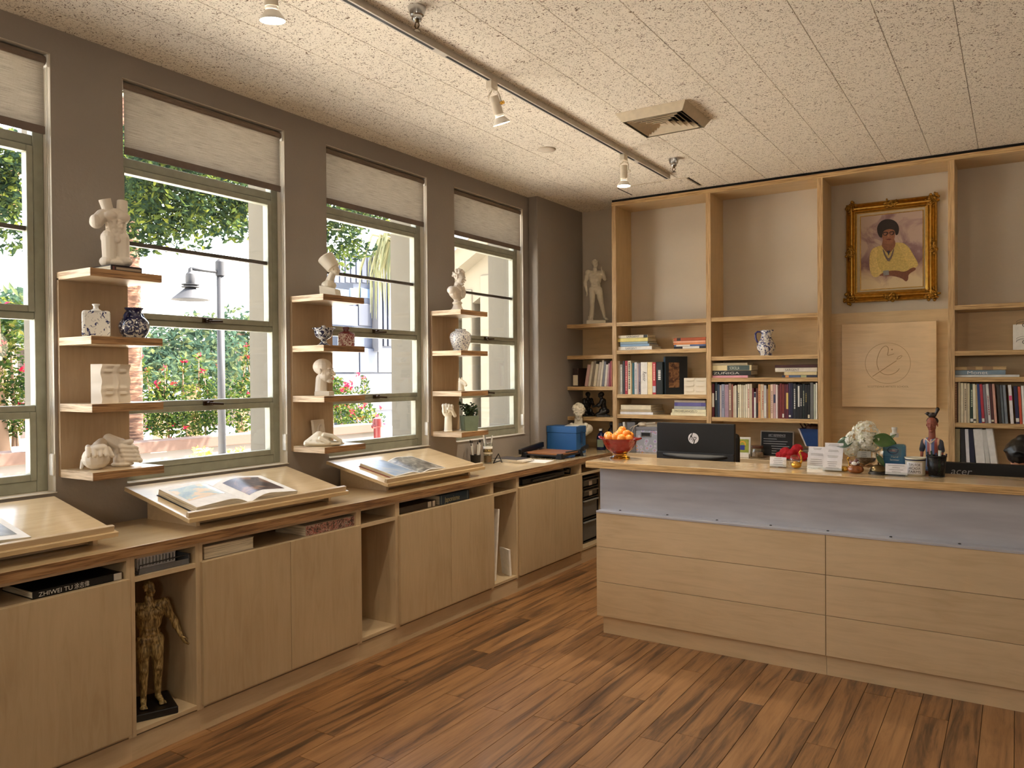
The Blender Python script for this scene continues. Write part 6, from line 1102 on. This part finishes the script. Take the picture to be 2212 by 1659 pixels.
# ---- monitors
t=T('monitor','black computer monitor seen from behind with a round white maker badge','monitor',(1.90,5.0,.75)); MB().box(-.268,-.018,.225,.262,.012,.528).build('housing',flat('black housing',(11,11,14),.5),t,bev=.004)
MB().box(-.266,-.03,.215,.26,-.016,.335).build('lower_cover',flat('dark grey cover',(30,30,34),.6),t,bev=.004)
m=MB(); m.grid(lambda i,j:V((-.22+.44*i,-.03-.032*math.sin(PI*j)*math.sin(PI*i)**.5,.305+.022-.055*j*math.sin(PI*(.12+.76*i)))),20,8); m.build('stand_bulge',flat('dark grey cover',(30,30,34),.6),t,True); MB().box(-.04,-.02,.0,.04,.02,.23).build('stand_neck',black_m,t,bev=.004); MB().lathe([(.12,0),(.12,.006),(.03,.014),(0,.014)],28).build('stand_foot',black_m,t,'auto',w=False)
m=MB().lathe([(.036,0),(.0355,.0012),(0,.0012)],40); o=m.build('logo_disc',flat('badge white',(226,226,232),.35),t); o.rotation_euler=(PI/2,0,0); o.location=(-.011,-.0183,.428)
o=text('hp',(-.0425,-.0198,.4175),(1,0,0),(0,0,1),flat('badge black',(20,20,24),.4),t,width=.05,size=.046,w=False,name='logo_lettering',shear=.28)
for x0,x1,z0,z1 in ((-.038,-.0275,.428,.4635),(-.0035,-.0145,.4255,.3925)):
    pass
m=MB(); m.prism([(-.0290,-.0196,.436),(-.0225,-.0196,.436),(-.0135,-.0196,.464),(-.020,-.0196,.464)],(0,-.0003,0)); m.prism([(-.0125,-.0196,.392),(-.0055,-.0196,.392),(.0028,-.0196,.42),(-.004,-.0196,.42)],(0,-.0003,0)); m.build('logo_stroke',flat('badge black',(20,20,24),.4),t,fixn=True)
pa=P(2040,997,y=4.95); t=T('monitor','black monitor back with grey maker lettering, cut by the right picture edge','monitor',(pa.x+.27,4.95,.75)); MB().box(-.27,-.02,.05,.27,.02,pa.z-.75).build('housing',flat('black housing',(9,9,11),.5),t,bev=.004); MB().box(-.05,.0,.0,.05,.03,.06).build('stand_neck',black_m,t); MB().box(-.1,-.05,0,.1,.12,.008).build('stand_foot',black_m,t,bev=.003)
text('acer',tuple(P(2053,1024,y=4.928)),(1,0,0),(0,0,1),flat('grey badge',(150,150,154),.4),t,width=P(2099,1024,y=4.928).x-P(2053,1024,y=4.928).x,size=.055,name='logo_lettering',shear=.2)
# ---- office chair, cloth, seated person
def office_chair(x,y,rz,label,h=.62):
    t=T('office_chair',label,'chair',(x,y,0),rz); MB().box(-.23,-.24,.42,.23,.22,.49).build('seat',black_m,t,bev=.03); MB().box(-.22,.2,.52,.22,.27,.52+h).build('backrest',black_m,t,bev=.03); MB().cyl((0,0,.1),(0,0,.42),.03,n=14).build('column',dkgrey,t)
    MB().box(-.03,.2,.44,.03,.28,.56).build('back_support',dkgrey,t)
    for i in range(5): a=2*PI*i/5; MB().tube([(0,0,.11),(.28*math.cos(a),.28*math.sin(a),.075)],[.025,.016],8).build('leg',dkgrey,t); MB().cyl((.28*math.cos(a)-.015,.28*math.sin(a),.03),(.28*math.cos(a)+.015,.28*math.sin(a),.03),.03,n=12).build('caster',black_m,t)
    for s in (-1,1): MB().box(s*.27-.025,-.15,.64,s*.27+.025,.12,.67).build('armrest',black_m,t,bev=.01); MB().box(s*.26-.015,-.02,.44,s*.26+.015,.02,.64).build('arm_post',dkgrey,t)
    return t
office_chair(P(1601,960,y=6.0).x-.235,5.78,math.radians(0),'black office chair behind the badge monitor')
t=T('jacket','dark blue cloth jacket lying over the chair arm beside the monitor','jacket',(P(1612,995,y=5.72).x-.01,5.72,.72)); m=MB(); m.ell((0,0,.02),(.07,.16,.025)); m.ell((.06,-.03,-.06),(.022,.13,.09)); m.cap((-.02,-.1,.03),(.05,-.16,.0),.03,.025); m.cap((.0,.1,.03),(.06,.14,-.05),.028,.022); blob(m,'jacket',flat('navy cloth',(28,40,84),.9),t,.006,3)
office_chair(3.69,5.77,0,'black office chair of the seated person at the right edge',.45)
t=T('person','seated person with black pinned-up hair bending over the desk at the right edge','person',(3.745,5.72,0),math.radians(-98)); Hh=1.62
J=dict(pel=(-.02,0,.325),che=(.045,0,.50),nec=(.105,0,.60),shL=(.075,.112,.565),shR=(.075,-.112,.565),elL=(.14,.15,.45),elR=(.14,-.15,.45),wrL=(.285,.08,.475),wrR=(.285,-.08,.475),hiL=(-.02,.055,.315),hiR=(-.02,-.055,.315),knL=(.25,.07,.29),knR=(.25,-.07,.29),anL=(.22,.07,.045),anR=(.22,-.07,.045),toL=(.31,.08,.012),toR=(.31,-.08,.012),head=(.130,0,.625))
m=MB(); q=body(m,Hh,J,pitch=.75,turn=.0); blob(m,'body',flat('light brown skin',(196,146,118),.5),t,.009,2)
m=MB(); g=lambda k:V(J[k])*Hh
m.ell(g('che'),(.15,.2,.17)); m.ell(g('pel')+V((.02,0,.09)),(.14,.17,.16)); m.cap(g('pel'),g('che'),.14,.15)
for s in 'LR': m.cap(g('sh'+s),g('el'+s),.08,.062); m.cap(g('el'+s),g('wr'+s).lerp(g('el'+s),.12),.06,.042)
blob(m,'sweater',flat('dark sweater',(40,40,46),.9),t,.011,3)
m=MB()
for s in 'LR': m.cap(g('hi'+s),g('kn'+s),.115,.08); m.cap(g('kn'+s),g('an'+s)+V((0,0,.03)),.078,.05)
m.ell(g('pel')+V((0,0,-.03)),(.13,.18,.11)); blob(m,'trousers',flat('dark trousers',(30,32,40),.9),t,.011,3)
hh=.13*Hh; m=MB(); M3=Euler((0,.75,0)).to_matrix()
m.ell(q(-.10,0,.72),(.445*hh,.375*hh,.36*hh),M3); m.ell(q(-.3,.04,.98),(.16*hh,.17*hh,.14*hh),M3); m.ell(q(-.22,0,.45),(.28*hh,.33*hh,.3*hh),M3)
rh=random.Random(4)
for i in range(46): a=rh.uniform(-1.4,1.4); m.tube([q(.2,.1*a,1.0-.05*a*a),q(0,.3*a,1.06-.16*a*a),q(-.3,.28*a,.92-.1*a*a)],[.006,.009,.006],6)
blob(m,'hair',flat('black hair',(14,12,14),.35,0,.3,90),t,.006,1)
# ---- on the back counter
ZB=.9005
t=T('sign','framed black notice headed ART REFERENCE standing on the back counter','sign',(1.99,6.72,ZB)); bpy.context.view_layer.update(); MB().obox((0,0,.11),(.275,.012,.22),(-.10,0,0)).build('frame',flat('pale frame',(190,176,158),.5),t,bev=.002); MB().obox((0,-.0068,.11),(.255,.003,.20),(-.10,0,0)).build('board',flat('black board',(22,22,24),.5),t)
nrm=V((0,-math.cos(.1),math.sin(.1))); upv=V((0,math.sin(.1),math.cos(.1))); ch=flat('chalk white',(206,206,206),.7)
text('ART REFERENCE',tuple(V((-.07,-.009,.11))+upv*.066),(1,0,0),upv,ch,t,width=.14,size=.024,w=False,name='heading'); m=MB(); m.obox(V((0,-.0092,.11))+upv*.06,(.14,.0006,.0016),(-.1,0,0))
for i,(a,b) in enumerate(((.0,.5),(.0,.9),(.0,.85),(.3,.97),(.32,.9),(.32,.5),(.32,.75))): m.obox(V((-.11+.22*(a+b)/2,-.0092,.11))+upv*(.042-.02*i),(.22*(b-a),.0006,.0038),(-.1,0,0))
o=m.build('printed_lines',ch,t); o['kind']='stuff'
t=T('glass_jar','small lidded glass jar in front of the black notice','jar',(1.86,6.60,ZB)); MB().lathe([(.05,0),(.054,.006),(.054,.07),(.044,.082),(.042,.08),(.05,.068),(.05,.008),(0,.006)],28).build('jar',gl_,t,True); MB().lathe([(0,.008),(.046,.008),(.044,.045),(.02,.055),(0,.056)],20).build('contents',flat('shells and pins',(150,120,100),.6,0,.6,70),t,True); MB().lathe([(.05,.08),(.05,.098),(.046,.102),(0,.103)],28).build('lid',flat('brown glass lid',(96,66,52),.2),t,'auto')
t=T('photo_frame','small white frame with a painted sunflower pot, right of the monitor','picture frame',(1.745,6.60,ZB),.12); MB().obox((0,0,.085),(.115,.016,.165),(-.14,0,0)).build('frame',flat('white frame',(222,218,210),.5),t,bev=.002); MB().obox((0,-.0092,.095),(.085,.002,.11),(-.14,0,0)).build('picture',art('green print',[(.3,(120,140,60)),(.6,(170,176,80))],30),t); MB().obox((-.008,-.012,.08),(.038,.001,.04),(-.14,0,0)).build('painted_pot',flat('blue pot paint',(40,56,140),.5),t); m=MB()
for i in range(9): a=PI*i/8; m.obox((-.008+.024*math.cos(a),-.0115+.004*math.sin(a),.105+.026*math.sin(a)),(.012,.001,.012),(-.14,0,0))
m.build('painted_flower',flat('yellow paint',(226,170,60),.5),t); MB().box(-.05,-.045,0,.05,.012,.03).build('foot',flat('white frame',(222,218,210),.5),t,bev=.002)
t=T('cloth','crumpled red cloth heap on the back counter behind the card stands','cloth',(2.15,6.58,ZB)); m=MB(); 
for x,y,z,a,b,c,r in ((0,0,.03,.11,.07,.03,.1),(-.05,-.02,.05,.05,.05,.05,.5),(.03,.0,.07,.05,.05,.06,-.4),(.08,-.02,.035,.05,.04,.04,.3),(-.09,0,.03,.05,.03,.03,.2),(0,-.04,.05,.04,.03,.05,.9)): m.ell((x,y,z),(a,b,c),Euler((r,.2,r)).to_matrix())
for i in range(7): m.tube([(-.1+.03*i,-.06,.01),(-.06+.025*i,-.02,.07+.02*math.sin(i*2)),(-.08+.03*i,.04,.02)],.009,6)
blob(m,'cloth',flat('red cloth',(176,22,34),.85),t,.004,1,disp=(.04,.02))
t=T('tote_bag','dark blue shopping bag with brown handles wedged at the right of the bay','bag',(2.29,6.66,.985)); b_=flat('deep blue bag',(20,58,112),.45); MB().add([(-.03,-.08,.03),(.06,-.08,.03),(.06,.08,.03),(-.03,.08,.03),(-.085,-.085,.17),(.06,-.085,.17),(.06,.085,.17),(-.085,.085,.17)],[(0,3,2,1),(0,1,5,4),(1,2,6,5),(2,3,7,6),(3,0,4,7)]).build('bag',b_,t); MB().add([(-.04,-.082,.03),(-.03,-.082,.03),(-.085,-.087,.17),(-.098,-.087,.17),(-.04,.08,.03),(-.03,.08,.03),(-.085,.085,.17),(-.098,.085,.17)],[(0,1,2,3),(7,6,5,4),(0,3,7,4),(1,5,6,2),(2,6,7,3),(0,4,5,1)]).build('gusset',flat('pale gusset',(200,190,190),.5),t)
MB().ell((0,0,.175),(.06,.07,.03)).build('contents',flat('brown paper',(110,76,60),.8),t,True)
for y in (-.06,.06): MB().tube([(-.06,y,.17),(-.10,y,.235),(-.05,y,.237),(0,y,.18)],.006,8).build('handle',flat('brown leather',(80,44,40),.5),t,True)
tag(MB().box(-.06,-.09,0,.07,.09,.0835).build('storage_tin',flat('grey tin',(120,112,104),.4,.3),None,bev=.004,loc=(0,0,0)),'grey tin supporting the dark blue bag','tin').location=(2.285,6.66,.9015)
# ================================================================ ceiling fittings
trk=flat('white track',(206,198,186),.4); TX=1.338; ZT=ZC-.0005
t=T('track_light','white ceiling track with three hanging spot heads','track light',(TX,3,ZT)); MB().box(TX-.018,-1,ZT-.032,TX+.018,5.96,ZT).build('track',trk,t,bev=.001,w=True)
for a,b in ((-1,2.96),(3.06,3.44),(3.5,5.10),(5.17,5.30),(5.37,5.94)): MB().box(TX-.008,a,ZT-.0325,TX+.008,b,ZT-.0318).build('slot',flat('track slot',(14,12,12),.6),t,w=True)
glow=emit('lamp glass, lit',(255,244,224),14); head_m=flat('cream lamp head',(226,216,198),.4)
for i,(y,tilt,tx_) in enumerate(((1.98,.05,.12),(3.455,-.12,.36),(5.115,.0,.0))):
    MB().box(TX-.018,y-.03,ZT-.075,TX+.018,y+.03,ZT-.033).build('adapter',head_m,t,bev=.003,w=True)
    R3=Euler((tx_,tilt,0)).to_matrix(); o0=V((TX,y,ZT-.08)); q=lambda x,yy,z:o0+R3@V((x,yy,z))
    MB().tube([q(0,0,0),q(.03,0,-.012),q(.036,0,-.03),q(.036,0,-.075)],.004,8).tube([q(0,0,0),q(-.03,0,-.02),q(-.034,0,-.035)],.004,8).build('yoke',head_m,t,True,w=True)
    MB().cyl(q(0,0,-.03),q(0,0,-.125),.0255,n=24).build('barrel',head_m,t,'auto',w=True); MB().cyl(q(.03,0,-.075),q(.05,0,-.075),.009,n=12).build('knob',brass if i==1 else head_m,t,'auto',w=True)
    m=MB(); m.cyl(q(0,0,-.125),q(0,0,-.14),.022,.024,24); m.cyl(q(0,0,-.14),q(0,0,-.168),.026,.046,24,False); m.cyl(q(0,0,-.168),q(0,0,-.176),.046,.047,24,False); m.build('lamp',flat('white lamp glass',(236,232,226),.3),t,'auto',w=True)
    MB().cyl(q(0,0,-.173),q(0,0,-.1742),.0435,n=24).build('lens',glow,t,w=True)
    l=bpy.data.lights.new('spot','SPOT'); l.energy=SPOT[i]; l.spot_size=math.radians(125); l.spot_blend=.9; l.color=(1,.86,.66); l.shadow_soft_size=.03; lo=bpy.data.objects.new('spot',l); COL.objects.link(lo); lo.location=q(0,0,-.182); lo.rotation_euler=(R3@V((0,0,-1))).to_track_quat('-Z','Y').to_euler()
def sprinkler(x,y,label):
    t=T('sprinkler',label,'sprinkler',(x,y,ZC),0,'chrome sprinklers on the ceiling'); MB().lathe([(.04,0),(.04,-.003),(.03,-.035),(.023,-.038),(.023,-.05),(.018,-.058),(0,-.058)],28).build('escutcheon',steel,t,'auto'); m=MB()
    m.cyl((0,0,-.056),(0,0,-.07),.009,n=12)
    for s in (-1,1): m.tube([(s*.008,0,-.065),(s*.012,0,-.08),(0,0,-.096)],.003,6)
    m.build('frame_arms',flat('dull brass',(120,104,80),.35,1),t); m=MB(); m.cyl((0,0,-.097),(0,0,-.099),.011,n=12)
    for k in range(10): a=2*PI*k/10; m.obox((.013*math.cos(a),.013*math.sin(a),-.098),(.008,.003,.001),(0,0,a))
    m.build('deflector',flat('dull brass',(120,104,80),.35,1),t)
sprinkler(1.502,2.64,'chrome ceiling sprinkler beside the light track, nearest the camera'); sprinkler(1.552,5.53,'chrome ceiling sprinkler near the far end of the light track')
tag(MB().lathe([(.064,0),(.064,-.004),(.058,-.009),(0,-.012)],36).build('ceiling_speaker_cover',flat('white cover',(216,204,186),.6),None,True,loc=(0,0,0)),'flat round white cover plate on the ceiling','cover').location=(.896,4.79,ZC)
t=T('air_vent','square four-way ceiling air vent with nested louvres','vent',(1.845,4.6,ZC)); vm=flat('cream metal',(216,202,178),.4); vd=flat('painted recess shade',(26,20,16),.9)
def ring(a,z0,b,z1,m): 
    m.add([(-a,-a,z0),(a,-a,z0),(a,a,z0),(-a,a,z0),(-b,-b,z1),(b,-b,z1),(b,b,z1),(-b,b,z1)],[(0,1,5,4),(1,2,6,5),(2,3,7,6),(3,0,4,7)]); return m
ring(.222,0,.19,-.05,MB()).build('outer_frame',vm,t,solid=.002); MB().box(-.21,-.21,-.014,.21,.21,-.001).build('duct_shade',vd,t)  # near-black box paints the shade of the cavity behind the louvres
for i,a in enumerate((.172,.142,.112,.082,.052)): ring(a-.03,-.016,a,-.05,MB()).build('louvre',vm,t,solid=.0015)
MB().add([(-.02,-.02,-.048),(.02,-.02,-.048),(.02,.02,-.048),(-.02,.02,-.048),(0,0,-.02)],[(0,1,4),(1,2,4),(2,3,4),(3,0,4),(3,2,1,0)]).build('centre_plate',vm,t)
t=T('ceiling_panel','rectangular ceiling access panel with dark slots at both ends','panel',(1.13,6.27,ZC)); MB().box(-.30,-.15,-.006,.30,.15,.0).build('panel',tile_m,t,bev=.001); MB().box(-.325,-.165,-.004,.325,-.152,0).build('front_trim',vm,t); MB().box(-.325,.152,-.004,.325,.165,0).build('rear_trim',vm,t)
for x in (-.318,.308): MB().box(x,-.15,-.003,x+.012,.15,-.0005).build('slot',vd,t)
tag(MB().box(UX[0]-.0,YB+.01,ZC-.022,5,YB+.05,ZC-.001).build('shadow_gap_strip',flat('painted gap shade',(18,14,12),.9),None,loc=(2,YB,ZC)),'thin black strip standing for the shade between the bookcase top and the ceiling','strip')  # black strip paints the shade of the open gap above the bookcase
